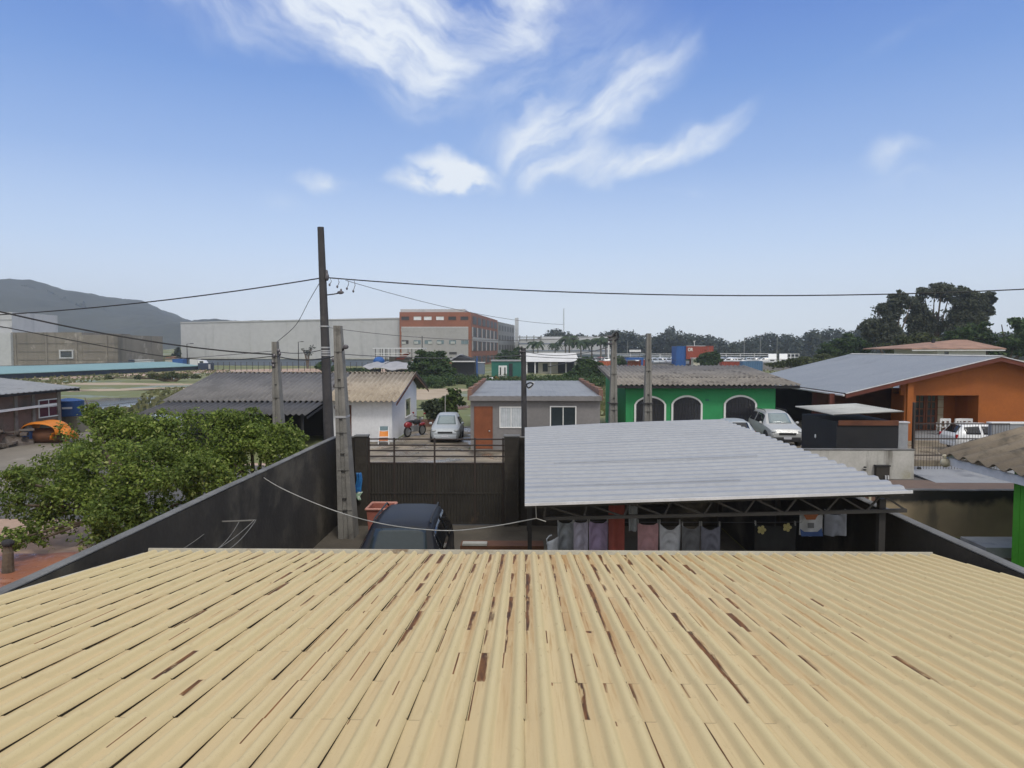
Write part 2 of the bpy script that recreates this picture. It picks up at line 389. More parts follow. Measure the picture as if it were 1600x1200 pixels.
# cream roof tiles: UV u = tile column, v = tile row; worn paint shows rust in the channels
m, t, b = newmat('cream_tile')
uv = t.n('ShaderNodeUVMap', uv_map='tile').outputs['UV']
sx = t.n('ShaderNodeSeparateXYZ'); t.l(uv, sx.inputs[0]); u, v = sx.outputs[0], sx.outputs[1]
tc = t.n('ShaderNodeTexCoord').outputs['Object']
ox = t.n('ShaderNodeSeparateXYZ'); t.l(tc, ox.inputs[0])
u2 = t.math('MULTIPLY', u, 2.0); fu = t.math('FRACT', u2); fv = t.math('FRACT', v)
cell = t.n('ShaderNodeCombineXYZ'); t.l(t.math('FLOOR', u2), cell.inputs[0]); t.l(t.math('FLOOR', v), cell.inputs[1])
wn = t.n('ShaderNodeTexWhiteNoise', noise_dimensions='2D'); t.l(cell.outputs[0], wn.inputs['Vector'])
tilec = t.n('ShaderNodeCombineXYZ'); t.l(t.math('FLOOR', u), tilec.inputs[0]); t.l(t.math('FLOOR', v), tilec.inputs[1])
wt = t.n('ShaderNodeTexWhiteNoise', noise_dimensions='2D'); t.l(tilec.outputs[0], wt.inputs['Vector'])
streakv = t.scaled(tc, (9, .55, 1)); n1 = t.noise(streakv, 1.0, 5, .62)
n2 = t.noise(t.scaled(tc, (26, 3.2, 1)), 1.0, 4, .6)
base = t.mix(t.ss(t.noise(tc, .5, 3), .35, .65), (.555,.455,.25), (.555,.445,.25))
base = t.mix(t.math('MULTIPLY', wt.outputs['Value'], .22), base, (.51,.43,.255))
roll = t.ss(fu, .5, .62)
base = t.mix(t.math('MULTIPLY', t.math('SUBTRACT', 1.0, roll), .5), base, (.575,.44,.25))
base = t.mix(t.math('MULTIPLY', t.ss(n2, .55, .8), .25), base, (.38,.27,.13))
base = t.mix(t.math('MULTIPLY', t.ss(t.noise(tc, 70, 2), .62, .75), .3), base, (.33,.25,.14))
# where the paint has gone: strongest in the middle of the slope
gx = t.math('MULTIPLY', t.math('SUBTRACT', ox.outputs[0], 1.5), .25); gx = t.math('POWER', 2.718, t.math('MULTIPLY', t.math('MULTIPLY', gx, gx), -1.0))
gy = t.ss(ox.outputs[1], -2.6, 2.6)
want = t.math('MULTIPLY', gx, gy)
tint_roll = None
trough = t.math('MULTIPLY', t.ss(fu, .04, .1), t.math('SUBTRACT', 1.0, t.ss(fu, .40, .5)))
par = t.math('FRACT', t.math('MULTIPLY', t.math('FLOOR', u2), .5)); par = t.math('ADD', .42, t.math('MULTIPLY', t.math('LESS_THAN', par, .25), .58))
colr = t.n('ShaderNodeTexWhiteNoise', noise_dimensions='1D'); t.l(t.math('FLOOR', u2), colr.inputs['W'])
score = t.math('ADD', t.math('MULTIPLY', wn.outputs['Value'], .62), t.math('MULTIPLY', colr.outputs['Value'], .38))
has = t.math('GREATER_THAN', t.math('MULTIPLY', t.math('MULTIPLY', want, par), 1.3), t.math('SUBTRACT', 1.0, score))
edge = t.math('ADD', fu, t.math('MULTIPLY', t.math('SUBTRACT', n1, .5), 1.0))
w2 = t.n('ShaderNodeTexWhiteNoise', noise_dimensions='2D'); t.l(t.scaled(cell.outputs[0], (1.7, 2.3, 1)), w2.inputs['Vector'])
edge = t.math('ADD', edge, t.math('MULTIPLY', t.math('SUBTRACT', w2.outputs['Value'], .45), .34))
edge = t.math('ADD', edge, t.math('MULTIPLY', t.math('MULTIPLY', t.ss(fv, .35, 1.0), w2.outputs['Value']), .34))
core = t.math('SUBTRACT', 1.0, t.ss(edge, .14, .27))
core = t.math('MULTIPLY', t.math('MULTIPLY', core, t.math('SUBTRACT', 1.0, t.ss(t.math('ADD', t.noise(t.scaled(tc, (14, 2.2, 1)), 1, 4), 0), .56, .66))), trough)
w3 = t.n('ShaderNodeTexWhiteNoise', noise_dimensions='2D'); t.l(t.scaled(cell.outputs[0], (3.1, 1.3, 1)), w3.inputs['Vector'])
slit = t.math('MULTIPLY', t.math('MULTIPLY', t.ss(fu, .03, .05), t.math('SUBTRACT', 1.0, t.ss(t.math('ADD', fu, t.math('MULTIPLY', t.math('SUBTRACT', n1, .5), .12)), .075, .105))), t.math('MULTIPLY', t.math('LESS_THAN', fv, t.math('MULTIPLY', w2.outputs['Value'], 1.1)), t.math('GREATER_THAN', t.math('ADD', w3.outputs['Value'], t.math('MULTIPLY', want, .3)), .74)))
slit = t.math('MULTIPLY', slit, t.math('SUBTRACT', 1.0, t.ss(ox.outputs[0], 2.5, 4.5)))
rust = t.math('MAXIMUM', t.math('MULTIPLY', core, has, clamp=True), slit)
halo = t.math('MULTIPLY', t.math('MULTIPLY', t.math('MULTIPLY', t.ss(n1, .34, .62), trough), t.math('MULTIPLY', want, 1.3, clamp=True)), t.ss(colr.outputs['Value'], .0, .55), clamp=True)
specks = t.math('MULTIPLY', t.ss(t.noise(t.scaled(tc, (30, 7, 1)), 1, 3), .66, .74), t.math('MULTIPLY', t.math('ADD', want, .12), .8), clamp=True)
col = t.mix(t.math('MULTIPLY', halo, .62), base, (.34,.175,.06))
col = t.mix(t.math('MULTIPLY', specks, .7), col, (.2,.1,.045))
ochre = t.math('MULTIPLY', t.math('MULTIPLY', t.ss(t.noise(t.scaled(tc, (38, 1.1, 1)), 1, 5, .65), .50, .66), trough), t.math('MULTIPLY', t.math('ADD', want, .04), 1.1, clamp=True), clamp=True)
col = t.mix(t.math('MULTIPLY', ochre, .7), col, (.30,.155,.04))
stp = t.math('MULTIPLY', t.math('MULTIPLY', t.math('LESS_THAN', fv, .016), trough), t.math('GREATER_THAN', wn.outputs['Value'], .62))
col = t.mix(t.math('MULTIPLY', stp, .4), col, (.07,.045,.025))
col = t.mix(rust, col, t.mix(t.ss(n2, .3, .7), (.046,.022,.011), (.2,.085,.028)))
t.l(col, b.inputs['Base Color']); b.inputs['Roughness'].default_value = .6; b.inputs['Specular IOR Level'].default_value = .15
bp = t.n('ShaderNodeBump'); bp.inputs['Strength'].default_value = .15; bp.inputs['Distance'].default_value = .01
t.l(t.noise(t.scaled(tc, (20, 4, 1)), 1, 4), bp.inputs['Height']); t.l(bp.outputs[0], b.inputs['Normal'])
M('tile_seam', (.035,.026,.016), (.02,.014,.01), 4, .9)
M('cream_trim', (.5,.47,.38), (.42,.38,.3), 2, .6, stain=((.22,.15,.09), 2, .58, .72))
# ------------------------------------------------------------------ the ground and what is laid on it
mb = MB(); N = 60
mb.grid(lambda u, v: ((u-.5)*3700, -120+v*1790, 0), 8, 8)
struct('ground', mb, 'grass_ground', 'flat open ground of rough grass with wet dirt patches', 'ground')
def sheet_poly(name, pts, z, mat, label, cat):
    A_ = sum(pts[i-1][0]*pts[i][1]-pts[i][0]*pts[i-1][1] for i in range(len(pts)))
    if A_ < 0: pts = pts[::-1]
    mb = MB(); mb.add([(p[0], p[1], z) for p in pts], [tuple(range(len(pts)))])
    return struct(name, mb, mat, label, cat)
def blob_poly(cx, cy, rx, ry, seed, n=40, rot=0):
    g = random.Random(seed); ph = [g.uniform(0, 6.3) for _ in range(4)]
    out = []
    for i in range(n):
        a = 2*math.pi*i/n; r = 1 + .16*math.sin(2*a+ph[0]) + .12*math.sin(3*a+ph[1]) + .08*math.sin(5*a+ph[2]) + .05*math.sin(9*a+ph[3])
        x, y = rx*r*math.cos(a), ry*r*math.sin(a)
        out.append((cx + x*math.cos(rot)-y*math.sin(rot), cy + x*math.sin(rot)+y*math.cos(rot)))
    return out
sheet_poly('dirt_lane', [(-34, 2), (-6.1, 2), (-6.1, 33), (-34, 36)], .006, 'dirt', 'wet dirt lane beside the boundary wall', 'dirt lane')
sheet_poly('mud_patch', blob_poly(-13, 14.6, 7.0, 4.6, 3), .011, 'red_mud', 'churned red mud under the leafy tree', 'mud')
sheet_poly('street', [(-60, 22.4), (60, 22.4), (60, 33), (-60, 33)], .016, 'street', 'street running between the yards', 'street')
sheet_poly('yard_floor', [(-5.95, .4), (6.05, .4), (6.05, 22.1), (-5.95, 22.1)], .02, 'yard_concrete', 'dark stained concrete floor of the walled yard', 'yard floor')
sheet_poly('driveway', [(-11.5, 32.8), (9.5, 32.8), (9.5, 38.4), (-3.1, 38.4), (-3.1, 50), (-7.6, 50), (-7.8, 41.5), (-11.5, 41.5)], .022, 'wet_concrete', 'wet concrete driveway between the white and the gray house', 'driveway')
sheet_poly('side_yard', [(6.2, 1), (20, 1), (20, 20.6), (6.2, 20.6)], .02, 'moss_ground', 'mossy ground of the yard below the lime green house', 'yard')
struct('terrace', MB().box(9.6, 60, 33.2, 66, 0, .32), 'wet_concrete', 'raised concrete terrace under the orange house', 'terrace')
p = [gnd(1425, 752), gnd(1570, 752), gnd(1570, 767), gnd(1400, 767)]
struct('pavement', MB().box(11.4, 24, 22.6, 29.6, 0, .05), 'paver', 'reddish block pavement in front of the low white wall', 'pavement')
struct('ramp', MB().prism([(29.0, .055), (32.2, .055), (32.2, .2)], 'x', 16.9, 23), 'smooth_concrete', 'smooth gray concrete ramp up to the barred gate', 'ramp')
struct('slab', MB().box(12.2, 14.5, 18.6, 19.7, .02, .3), 'smooth_concrete', 'pale concrete slab in the mossy side yard', 'slab')
struct('bare_slope', MB().prism([(26, 0), (44, 0), (44, .35), (30, .2)], 'x', -27.5, -19.5), 'raw_concrete', 'gray concrete slope below the brown house', 'slope')
# the flooded field
def pxpoly(pts): return [tuple(gnd(x, y))[:2] for x, y in pts]
def wob(pts, seed, amp=.5, k=8):
    g = random.Random(seed); out = []
    for i in range(len(pts)):
        a, b = Vector(pts[i]), Vector(pts[(i+1) % len(pts)])
        for j in range(k): out.append(tuple(a.lerp(b, j/k) + Vector((g.uniform(-1, 1)*amp*3, g.uniform(-1, 1)*amp))))
    return out
sheet_poly('puddle', wob(pxpoly([(90, 655), (105, 632), (180, 622), (250, 620), (310, 617), (290, 640), (250, 660)]), 1, .6), .03, 'water', 'wide shallow puddle behind the leafy tree', 'puddle')
sheet_poly('puddle', wob(pxpoly([(655, 640), (655, 632), (700, 629), (730, 630), (728, 640)]), 2, .3), .03, 'water', 'narrow puddle between the white and gray houses', 'puddle')
for i, (pp, sd) in enumerate([([(60, 600), (60, 597), (200, 598.5), (330, 600), (345, 602), (200, 602)], 3),
                              ([(120, 612), (120, 609), (220, 606), (330, 605), (330, 607), (230, 610)], 4)]):
    sheet_poly('field_track', wob(pxpoly(pp), sd, .8), .012+.004*i, 'sand', ['broad pale sandy track across the field', 'thin pale sandy track across the field'][i], 'track')
sheet_poly('clay_bank', wob(pxpoly([(40, 594), (330, 583), (420, 585), (660, 583), (660, 577), (500, 576), (330, 578), (180, 587), (40, 591)]), 5, 1.2), .02, 'dirt', 'strip of reddish bare earth across the field', 'bare earth')
sheet_poly('sand_patch', blob_poly(-12, 88, 5, 9, 6), .012, 'sand', 'bare sandy patch in the field beside the gray house', 'sand')
# tufts of grass over the field
g = np.random.default_rng(5); n = 26000
px = g.uniform(-150, 1700, n); d = 52*np.exp(g.random(n)*1.25); xx = (px-820)/1100*d
keep = ~((d < 58) & (xx > -24) & (xx < 33)); xx, d = xx[keep], d[keep]; n = len(d)
nz = np.sin(xx*.13)+np.sin(d*.11+xx*.05)+np.sin(xx*.031+d*.07); keep = nz > -.1; xx, d = xx[keep], d[keep]; n = len(d)
h = (.12+.3*g.random(n)**2); w = .25+.4*g.random(n); a = g.uniform(0, 3.14, n)
V = np.stack([np.stack([xx-w*np.cos(a)*.5, d-w*np.sin(a)*.5, 0*h], 1), np.stack([xx+w*np.cos(a)*.5, d+w*np.sin(a)*.5, 0*h], 1),
              np.stack([xx+w*np.cos(a)*.4+.1, d+w*np.sin(a)*.3, h], 1), np.stack([xx-w*np.cos(a)*.3, d-w*np.sin(a)*.4+.1, h*.9], 1)], 1).reshape(-1, 3)
tag(np_mesh('grass', V, np.arange(4*n).reshape(-1, 4), 'grass_blade', rnd=g.random(n)), 'low rough grass growing over the open field', 'grass', kind='stuff')

# ------------------------------------------------------------------ the tiled roof in front
house = thing('house', 'house below the viewpoint with worn cream roof tiles showing rust', 'house', (0, 5, 0))
PITCH, SL = .342, 145/1100
def roof_z(d): return 2.60 + SL*(9.94-d)
rows = [9.94] + [9.16 - .648*k for k in range(16)]
ncol = 33; x0r = -5.47
prof = [(0, 0, 0), (.04, .003, 0), (.21, .003, 0), (.245, .008, 0)] + [(.25+.25*i/7*1.0, .0095+.036*math.sin(math.pi*i/7)**.8, 0) for i in range(1, 7)] + [(.5, .006, 0), (.54, .003, 0), (.71, .003, 0), (.745, .008, 0)] + [(.75+.25*i/7, .0095+.036*math.sin(math.pi*i/7)**.8, 0) for i in range(1, 7)] + [(.995, .015, 0), (1.0, .010, 0)]
V = []; Fc = []; MI = []; UV = []
np_ = len(prof)
for r in range(len(rows)-1):
    df, dn = rows[r], rows[r+1]
    for c in range(ncol):
        b0 = len(V); jit = random.uniform(-.0025, .0025); jx = random.uniform(-.002, .002)
        for (dd, off, tv) in ((dn, -.003, 1), (df, .0085, 0)):
            for (pu, ph, _) in prof:
                if pu > .99: ph += .007 if tv else -.0115 if pu < 1 else -.0085
                V.append((x0r + (c+pu)*PITCH + jx, dd, roof_z(dd) + ph + off + jit)); UV.append((c+pu*.9999, r+tv*.999+(.0005)))
        for i in range(np_-1): Fc.append((b0+i, b0+i+1, b0+np_+i+1, b0+np_+i)); MI.append(0)
        # raw edge of the lap on the roll and of the row
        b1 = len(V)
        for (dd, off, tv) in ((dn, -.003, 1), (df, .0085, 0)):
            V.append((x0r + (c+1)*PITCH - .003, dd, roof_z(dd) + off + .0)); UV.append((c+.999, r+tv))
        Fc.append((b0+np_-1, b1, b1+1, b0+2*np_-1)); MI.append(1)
        b2 = len(V)
        for (pu, ph, _) in prof: V.append((x0r + (c+pu)*PITCH + jx, df-.004, roof_z(df) + ph - .004)); UV.append((c+pu*.9999, r))
        for i in range(np_-1): Fc.append((b0+np_+i, b0+np_+i+1, b2+i+1, b2+i)); MI.append(0)
me = bpy.data.meshes.new('roof'); me.from_pydata([(x, y-5, z) for x, y, z in V], [], Fc)
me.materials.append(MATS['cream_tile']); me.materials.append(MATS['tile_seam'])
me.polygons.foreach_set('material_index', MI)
ul = me.uv_layers.new(name='tile'); li = np.zeros(len(me.loops), np.int32); me.loops.foreach_get('vertex_index', li)
ul.data.foreach_set('uv', np.array(UV, np.float32)[li].ravel())
me.polygons.foreach_set('use_smooth', [m == 0 for m in MI]); me.set_sharp_from_angle(angle=R(50)); me.update()
ro = bpy.data.objects.new('roof', me); COL.objects.link(ro); ro.parent = house
# dark underside just below the tiles, gutter, verge boards, walls
xr0, xr1 = x0r-.03, x0r + ncol*PITCH + .03
ze, zn = roof_z(9.9), roof_z(-.6)
MB().prism([(9.9, ze-.02), (-.6, zn-.02), (-.6, zn-.09), (9.9, ze-.09)], 'x', xr0+.06, xr1-.06).build('roof_deck', 'tile_seam', house)
mb = MB()
mb.prism([(9.955, 2.545), (10.06, 2.545), (10.075, 2.638), (10.06, 2.638), (10.045, 2.56), (9.97, 2.56), (9.96, 2.6), (9.95, 2.6)], 'x', xr0, xr1)
mb.build('gutter', 'cream_trim', house)
MB().prism([(9.93, ze-.17), (9.95, ze+.0), (-.6, zn+.0), (-.6, zn-.2)], 'x', xr0-.01, xr0+.03).build('verge_board', 'cream_trim', house)
MB().prism([(9.93, ze-.17), (9.95, ze+.0), (-.6, zn+.0), (-.6, zn-.2)], 'x', xr1-.03, xr1+.01).build('verge_board', 'cream_trim', house)
MB().box(xr0+.35, xr1-.35, .2, 9.5, 0, 2.5).build('wall', 'stained_beige_wall', house)

# ------------------------------------------------------------------ the walled yard
XL, XR, YF, HW = -5.87, 6.12, 21.85, 2.8
def bwall(name, label, x0, x1, y0, y1, h, mat='dark_wall', cap='wall_cap', nseg=40):
    o = thing(name, label, 'wall', ((x0+x1)/2, (y0+y1)/2, 0))
    along = (y1-y0) > (x1-x0); mb = MB(); g = random.Random(len(label))
    mb.box(x0, x1, y0, y1, 0, h-.03).build('wall_body', mat, o)
    cp = MB()
    def fn(u, v, k):
        pass
    L = nseg
    ring = [(-.02, -.03), (-.02, .0), (.2, .03), (.8, .03), (1.02, .0), (1.02, -.03)]
    vs = []
    for i in range(L+1):
        t = i/L; wv = .008*math.sin(t*23)+.006*g.uniform(-1, 1)
        for (a, b) in ring:
            q = wv*(1 if b > 0 else .4)
            if along: vs.append((x0+(x1-x0)*a, y0+(y1-y0)*t, h-.0+b*.5+q))
            else: vs.append((x0+(x1-x0)*t, y0+(y1-y0)*a, h+b*.5+q))
    n = len(ring)
    cp.add(vs, [(i*n+k, i*n+(k+1) % n, (i+1)*n+(k+1) % n, (i+1)*n+k) for i in range(L) for k in range(n)] + [tuple(range(n)), tuple(range(L*n, L*n+n))])
    cp.build('wall_cap', cap, o)
    return o
bwall('boundary_wall', 'tall mould-blackened yard wall beside the leafy tree', XL-.16, XL, .2, YF+.1, HW)
bwall('boundary_wall', 'tall mould-blackened yard wall beside the lime green house', XR, XR+.16, .2, YF+.1, HW)
xg0, xg1 = X(577, YF, 700), X(788, YF, 700)
bwall('front_wall', 'dark wall piece behind the tapered concrete pole, beside the gate', XL, xg0-.42, YF-.05, YF+.1, HW, nseg=10)
bwall('front_wall', 'long dark front wall under the ribbed carport roof', xg1+.46, XR, YF-.05, YF+.1, HW)
def pillar(x0, x1, label):
    o = thing('gate_pillar', label, 'pillar', ((x0+x1)/2, YF, 0))
    MB().box(x0, x1, YF-.16, YF+.16, 0, HW+.02).build('shaft', 'dark_wall', o, bevel=.01)
    MB().box(x0-.02, x1+.02, YF-.18, YF+.18, HW+.02, HW+.06).build('cap', 'wall_cap', o)
pillar(xg0-.42, xg0-.03, 'dark gate pillar with the blue and green bag hanging on it')
pillar(xg1, xg1+.46, 'dark gate pillar beside the corner of the carport roof')
gate = thing('gate', 'wide dark steel sliding gate with open rails on top', 'gate', ((xg0+xg1)/2, YF, 0))
zp = Z(724, YF)
mb = MB(); L = xg1-xg0; k = 46
mb.add([(xg0+L*i/(k*4)+0, YF-.02+(.018 if (i % 4) in (1, 2) else 0), z) for z in (.08, zp) for i in range(k*4+1)], [(i, i+1, k*4+1+i+1, k*4+1+i) for i in range(k*4)])
mb.build('gate_panel', 'gate_steel', gate, solid=.01)
mb = MB(); mb.box(xg0, xg1, YF-.03, YF+.03, .05, .11); mb.box(xg0, xg1, YF-.034, YF+.03, 1.0, 1.05); mb.build('bottom_frame', 'gate_steel', gate)
for py in (686.5, 696, 704.5, 713.5, 724):
    z = Z(py, YF); MB().box(xg0, xg1, YF-.025, YF+.025, z-.02, z+.02).build('rail', 'gate_rail', gate)
zt = Z(685, YF)
for px in (576.5, 616, 679, 742, 786):
    x = X(px, YF, 700); MB().box(x-.025, x+.025, YF-.031, YF+.031, .1, zt+.01).build('post', 'gate_rail', gate)
# a bag hung on the gate pillar
bag = thing('hanging_bag', 'blue and green plastic bag hanging on the dark gate pillar', 'bag', (X(561, YF-.2, 750), YF-.2, Z(737, YF)))
def bagfn(z0, z1, w0, w1, ph):
    def f(u, v):
        w = w0+(w1-w0)*v; zz = z0+(z1-z0)*v
        return (w*(u-.5)+.03*math.sin(v*5+ph), -.05-.04*math.sin(math.pi*u)-.02*math.sin(u*12+v*4), zz)
    return f
MB().grid(bagfn(0, -.62, .16, .22, 0), 10, 12).build('upper_sleeve', 'bag_blue', bag, world=False, smooth=80, solid=.01)
MB().grid(bagfn(-.6, -.86, .2, .1, 2), 8, 6).build('lower_end', 'bag_green', bag, world=False, smooth=80, solid=.01)
# terracotta bin
bx0, bx1 = X(572.5, 19.5, 790), X(611, 19.5, 790)
bn = thing('bin', 'open terracotta coloured plastic bin behind the black car', 'bin', ((bx0+bx1)/2, 19.9, 0))
mb = MB(); w = (bx1-bx0)/2; dp = .42; H = 1.05
def ring(z, sc): return [(-w*sc, -dp*sc, z), (w*sc, -dp*sc, z), (w*sc, dp*sc, z), (-w*sc, dp*sc, z)]
vs = ring(0, .8)+ring(H, 1)+ring(H, .93)+ring(.05, .74)
mb.add(vs, [(0,1,2,3)]+[(a+i, a+(i+1) % 4, a+4+(i+1) % 4, a+4+i) for a in (0, 4, 8) for i in range(4)]+[(15,14,13,12)])
mb.build('tub', 'plastic_terracotta', bn, world=False, bevel=.02)
mb = MB(); rr = .035
for a, b_ in (((-w, -dp), (w, -dp)), ((w, -dp), (w, dp)), ((w, dp), (-w, dp)), ((-w, dp), (-w, -dp))):
    mb.tube([(a[0]*1.03, a[1]*1.03, H), (b_[0]*1.03, b_[1]*1.03, H)], rr, 8)
mb.build('rim', 'plastic_terracotta_rim', bn, world=False, smooth=60)
# brown bench / planter behind the car
bd = thing('low_board', 'low brown board box on the yard floor in front of the gate', 'board', (X(785, 17.6), 17.6, 0))
MB().box(X(719, 17.6), X(850, 17.6), 17.4, 17.9, .02, .62).build('box', 'tarp_brown', bd, bevel=.01)
MB().box(X(721, 17.3), X(760, 17.3), 17.38, 17.6, .625, .68).build('batten', 'rope', bd)

# ------------------------------------------------------------------ carport
cp = thing('carport', 'open carport with pale ribbed metal roof over the washing', 'carport', (3, 16, 0))
YN, YB = 10.9, 21.5
A, B, C, Dd = at(820, 785, YN), at(1425, 765, YN), at(820, 668, YB), at(1130, 655, YB)
nr = 26; prof2 = [(0, .0), (.48, 0), (.60, .05), (.90, .05)]
us = [((c+a)/nr, h) for c in range(nr) for a, h in prof2] + [(1, 0)]
mb = MB(); vs = []
for j in range(9):
    v = j/8
    for u, h in us:
        pL = A.lerp(C, u); pR = B.lerp(Dd, u); q = pL.lerp(pR, v); vs.append((q.x, q.y, q.z+h*.8-.045 - .03*math.sin(math.pi*v)*math.sin(u*5)))
m_ = len(us)
mb.add(vs, [(j*m_+i, j*m_+i+1, (j+1)*m_+i+1, (j+1)*m_+i) for j in range(8) for i in range(m_-1)])
mb.build('roof', 'carport_sheet', cp, solid=.012)
mb = MB(); a0, b0 = A-Vector((0, .02, .055)), B-Vector((0, .02, .055))
mb.beam(a0+Vector((0, -.0, .025)), b0+Vector((0, 0, .025)), .02, .045); mb.build('front_flashing', 'white_edge', cp)
for v_, u0, u1 in ((.13, 0, .62), (.36, .1, .8), (.6, .0, .55), (.78, .3, 1)):
    mb = MB(); pp = []
    u_ = round((v_*nr))/nr
    a_, b2 = A.lerp(C, u_), B.lerp(Dd, u_); a_, b2 = a_.lerp(b2, u0), a_.lerp(b2, u1)
    mb.beam(a_+Vector((0, 0, .002)), b2+Vector((0, 0, .002)), .07, .014); mb.build('sheet_lap', 'carport_sheet', cp)
def truss(y, nm):
    mb = MB(); f = (y-YN)/(YB-YN)
    L0, R0 = A.lerp(C, f)-Vector((0, 0, .12)), B.lerp(Dd, f)-Vector((0, 0, .12))
    if nm == 0: bl, br = at(850, 810, y), at(1416, 797.5, y)
    else: bl, br = L0-Vector((-.3, 0, .32)), R0-Vector((.05, 0, .34))
    mb.beam(L0, R0, .05); mb.beam(bl, br, .055)
    k = 9; fl = [bl.lerp(br, i/k) for i in range(k+1)]; tp = [L0.lerp(R0, (i+.5)/k) for i in range(k)]
    for i in range(k): mb.beam(fl[i], tp[i], .028); mb.beam(tp[i], fl[i+1], .028)
    mb.build('truss', 'truss_steel', cp)
truss(11.15, 0); truss(14.8, 1); truss(18.2, 1); truss(21.2, 1)
for (x, y, zt) in ((X(1382, 11.3), 11.3, 3.15), (.12, 21.2, 3.0), (5.9, 21.2, 3.2), (.12, 16.5, 3.0), (5.95, 16.5, 3.2)):
    MB().box(x-.05, x+.05, y-.05, y+.05, .02, zt).build('post', 'truss_steel', cp)
for f in (.12, .35, .6, .85):
    p = A.lerp(C, f); q = B.lerp(Dd, f); MB().beam(p-Vector((0, 0, .085)), q-Vector((0, 0, .085)), .05).build('purlin', 'truss_steel', cp)

# clothes line and washing
YL = 12.3
cl = cable([at(866, 811, YL)] + [at(px, 811+ (5 if 900 < px < 1300 else 2), YL) for px in (950, 1050, 1150, 1250)] + [at(1336, 800, YL)], .006, 'cable_gray', 'thin washing line with clothes under the carport roof', 'clothesline', None)
def garment(name, px0, px1, pyt, pyb, mat, label, sags=1, y=YL, neck=0, cat='clothing'):
    a, b = at(px0, pyt, y), at(px1, pyt, y); h = a.z - Z(pyb, y); w = b.x-a.x
    o = thing(name, label, cat, ((a.x+b.x)/2, y, a.z), group='washing under the carport'); ph = random.uniform(0, 6)
    def fn(u, v):
        par = 4*u*(1-u); zz = -v*h
        if neck: zz -= neck*par*(1-v)**2
        else: zz -= .05*par*(1-v)**3
        fold = .028*math.sin(u*9+ph+v*1.2)*(.3+v) + .03*math.sin(26*(v*h + .30*par) + ph)*par*(1-v*.45)*sags
        return ((u-.5)*w*(1-.05*v), -.012+fold - .04*par*v, zz)
    MB().grid(fn, 18, 26).build('cloth', mat, o, world=False, smooth=80, solid=.006)
    for u in (.03, .97):
        MB().box((u-.5)*w-.008, (u-.5)*w+.008, -.03, .02, -.03, .05).build('peg', 'rope', o, world=False)
    return o
garment('shirt', 871, 896, 813, 872, 'fabric_gray', 'gray shirt at the start of the washing line')
garment('towel', 896, 919, 813, 872, 'fabric_lilac_gray', 'pale lilac gray cloth pegged beside the purple one')
garment('towel', 920, 950, 813, 872, 'fabric_purple', 'purple cloth with draped folds on the washing line')
garment('long_cloth', 951, 976, 784, 872, 'fabric_red', 'long dark red cloth hanging higher than the other washing', 0, y=YL-.6)
garment('bunting_cloth', 982, 996, 786, 828, 'fabric_gray', 'narrow gray pointed cloth beside the dark red one', 0, y=YL-.55)
garment('shirt', 996, 1029, 816, 872, 'fabric_pink', 'salmon pink shirt pegged on the washing line')
garment('shirt', 1030, 1063, 816, 872, 'fabric_white', 'whitish shirt with a deep neckline fold', 1, neck=.13)
garment('shirt', 1065, 1094, 819, 872, 'fabric_dark', 'dark gray shirt pegged next to the whitish one', 1, neck=.08)
garment('shirt', 1095, 1125, 819, 872, 'fabric_slate', 'slate coloured shirt beside the dark gray one', 1, neck=.1)
o = garment('dress', 1178, 1244, 818, 872, 'fabric_black', 'large black cloth with two pale yellow flowers', .3)
for px, py in ((1190, 828), (1230, 824)):
    p = at(px, py, YL-.12) - o.location; mb = MB()
    for i in range(5):
        a = i*2*math.pi/5; mb.ell(p+Vector((.05*math.cos(a), 0, .05*math.sin(a))), (.032, .01, .032), 7, 4)
    mb.ell(p, (.025, .016, .025), 7, 4); mb.build('flower', 'flower_yellow', o, world=False)
o = garment('sports_shirt', 1249, 1285, 802, 834, 'fabric_cream', 'white shirt with orange collar and blue lower band', .2)
def panel(pts, mat, nm, y=YL-.11): 
    mb = MB(); mb.add([at(a, b, y)-o.location for a, b in pts]+[at(a, b, y+.012)-o.location for a, b in pts], [tuple(range(len(pts))), tuple(range(2*len(pts)-1, len(pts)-1, -1))]); mb.build(nm, mat, o, world=False)
panel([(1254, 801), (1280, 801), (1274, 812), (1260, 812)], 'fabric_orange', 'collar')
panel([(1250, 826), (1257, 831), (1277, 831), (1284, 825), (1286, 838), (1252, 838)], 'fabric_blue', 'band')
panel([(1262, 817), (1272, 817), (1272, 825), (1262, 825)], 'fabric_dark', 'chest_print', YL-.115)
garment('shirt', 1288, 1322, 800, 834, 'fabric_bluegray', 'blue gray shirt last on the washing line', .5)
# white bag hung at the start of the line
wb = thing('white_bag', 'white plastic bag with a curved handle beside the gray shirt', 'bag', at(864, 850, 12.1))
MB().grid(lambda u, v: (.19*(u-.5)*(1-.2*v), -.05*math.sin(math.pi*u), .04-.1*u*(1-v)*-1-.35*v), 8, 8).build('bag_body', 'plastic_white', wb, world=False, smooth=80, solid=.01)
MB().tube([Vector((-.1, -.02, 0)), Vector((-.11, -.02, .09)), Vector((-.06, -.02, .15)), Vector((-.02, -.02, .16))], .012, 6).build('handle', 'plastic_white', wb, world=False)
# rope across the yard and the cord it is tied to
cable(spx([at(398, 737, 16), at(440, 763, 15), at(520, 797, 14), at(600, 819, 13), at(690, 829, 12.2), at(760, 824, 11.6), at(838, 810, 11)]), .009, 'rope', 'pale rope sagging across the yard from the wall to the carport', 'rope', None)
cable([at(837, 785, 11), at(838, 810, 11), at(853, 815, 11)], .009, 'rope', 'short pale cord hanging from the corner of the carport roof', 'cord', None)
